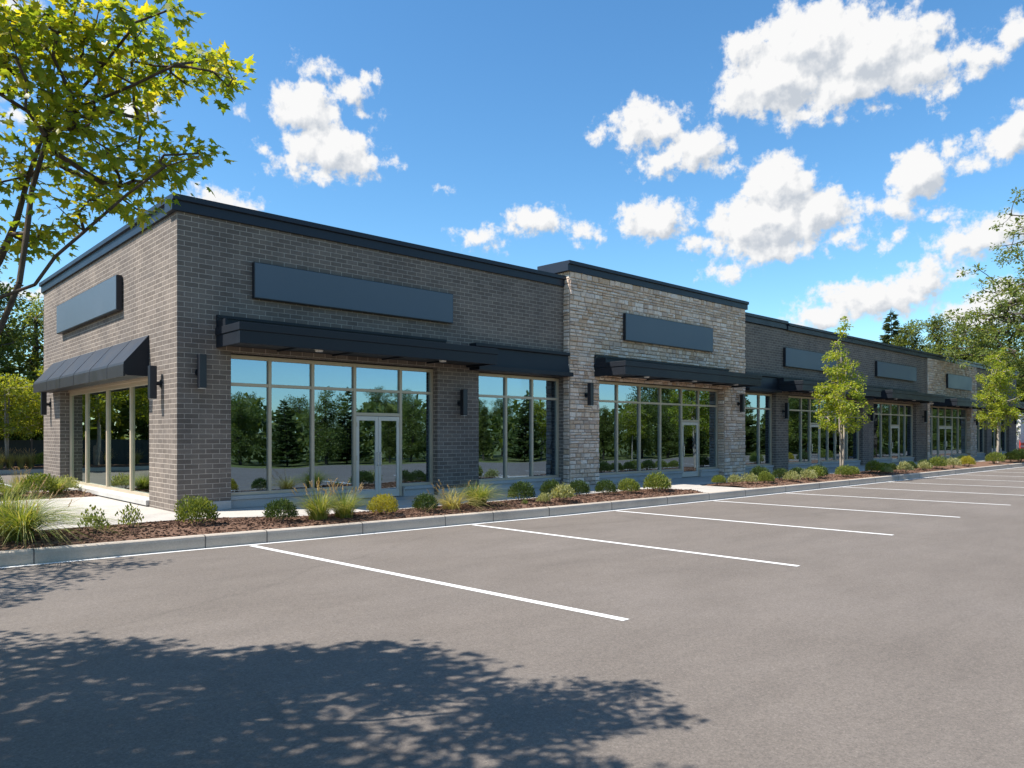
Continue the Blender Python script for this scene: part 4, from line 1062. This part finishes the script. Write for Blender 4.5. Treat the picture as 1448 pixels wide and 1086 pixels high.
P1 = wn('VectorMath', {0: P0, 1: wsc}, operation='ADD')
def field(P):
    acc = None
    for a, e, ra, re in CLOUDS:
        q = wn('VectorMath', {0: P, 1: (1/ra,1/re,0), 2: (-a/ra,-e/re,0)}, operation='MULTIPLY_ADD')
        l = wn('VectorMath', {0: q}, operation='LENGTH')
        # measured in degrees from the rim, so small and large puffs get the same edge
        d = wn('Math', {0: (l,'Value'), 1: -min(ra,re)*1.15, 2: min(ra,re)*1.15}, operation='MULTIPLY_ADD')
        acc = d if acc is None else wn('Math', {0: acc, 1: d, 2: .35}, operation='SMOOTH_MAX')
    # clouds of the rest of the sky
    n = wn('TexNoise', {'Vector': wn('VectorMath', {0: P, 1: (.05,.11,0)}, operation='MULTIPLY'), 'Scale': 1., 'Detail': 3}, noise_dimensions='2D')
    msk = wn('MapRange', {0: wn('Math', {0: wn('VectorMath', {0: P, 1: (47,0,0)}, operation='SUBTRACT'), 1: 0.}, operation='ADD'), 1: 0, 2: 1, 3: 0, 4: 1})
    sx = wn('SeparateXYZ', {0: P})
    da = wn('Math', {0: wn('Math', {0: (sx,0), 1: 47.}, operation='SUBTRACT')}, operation='ABSOLUTE')
    mk = wn('MapRange', {0: da, 1: 42., 2: 52., 3: -4., 4: 0.})
    gen = wn('Math', {0: wn('Math', {0: n, 1: 9., 2: -5.7}, operation='MULTIPLY_ADD'), 1: mk}, operation='ADD')
    return wn('Math', {0: acc, 1: gen}, operation='MAXIMUM')
n1 = wn('TexNoise', {'Vector': P0, 'Scale': .8, 'Detail': 12, 'Roughness': .62}, noise_dimensions='2D')
def dens(P, nz, nk=2.7):
    return wn('Math', {0: wn('Math', {0: nz, 1: nk, 2: -nk/2-.02}, operation='MULTIPLY_ADD'), 1: field(P)}, operation='ADD')
D0 = dens(P1, n1)
ns = wn('TexNoise', {'Vector': P0, 'Scale': .8, 'Detail': 3.5, 'Roughness': .55}, noise_dimensions='2D')
Ds = dens(P1, ns, 2.2)
Poff = wn('VectorMath', {0: P1, 1: (.45,.75,0)}, operation='ADD')
n1b = wn('TexNoise', {'Vector': wn('VectorMath', {0: P0, 1: (.45,.75,0)}, operation='ADD'), 'Scale': .8, 'Detail': 3.5, 'Roughness': .55}, noise_dimensions='2D')
D1 = dens(Poff, n1b, 2.2)
alpha = wn('MapRange', {0: D0, 1: -.12, 2: .78, 3: 0., 4: 1.}, interpolation_type='SMOOTHSTEP')
hor = wn('MapRange', {0: eld, 1: -1., 2: 3., 3: 0., 4: 1.})
alpha = wn('Math', {0: alpha, 1: hor}, operation='MULTIPLY')
lit = wn('Math', {0: wn('Math', {0: Ds, 1: D1}, operation='SUBTRACT'), 1: .46, 2: .60}, operation='MULTIPLY_ADD')
cr = wn('ValToRGB', {0: lit}); ce = cr.color_ramp.elements; ce[0].position = .15; ce[0].color = (.60,.65,.72,1); ce[1].position = .72; ce[1].color = (1.0,1.0,1.0,1)
hs_ = wn('Mix', {0: 1., 6: wn('HueSaturation', {'Saturation': 1.2, 'Value': 1.0, 'Color': sky}), 7: (.82,1.055,1.10,1)}, data_type='RGBA', blend_type='MULTIPLY')
bg1 = wn('Background', {0: (hs_, 2), 1: .110}); bg2 = wn('Background', {0: cr, 1: .55})
mx = wn('MixShader', {0: alpha, 1: bg1, 2: bg2}); wo_ = wn('OutputWorld', {0: mx})

sl = bpy.data.lights.new('sun', 'SUN'); sl.energy = 5.0; sl.angle = rad(.53); sl.color = (1.0,.945,.86)
so = bpy.data.objects.new('sun', sl); COL.objects.link(so); so.rotation_euler = (-SUNV).to_track_quat('-Z','Y').to_euler(); so.location = (-20,10,40)

cd = bpy.data.cameras.new('camera'); co_ = bpy.data.objects.new('camera', cd); COL.objects.link(co_)
co_.location = CAM; co_.rotation_euler = (math.pi/2, 0, rad(47-90)); cd.sensor_width = 36; cd.lens = 36*1057/1448; cd.shift_y = 71/1448; cd.clip_end = 5000; cd.clip_start = .05
scene.camera = co_
scene.view_settings.view_transform = 'Standard'; scene.view_settings.look = 'None'; scene.view_settings.exposure = EXPO; scene.view_settings.gamma = 1
scene.cycles.max_bounces = 8; scene.cycles.transparent_max_bounces = 12; scene.cycles.glossy_bounces = 4
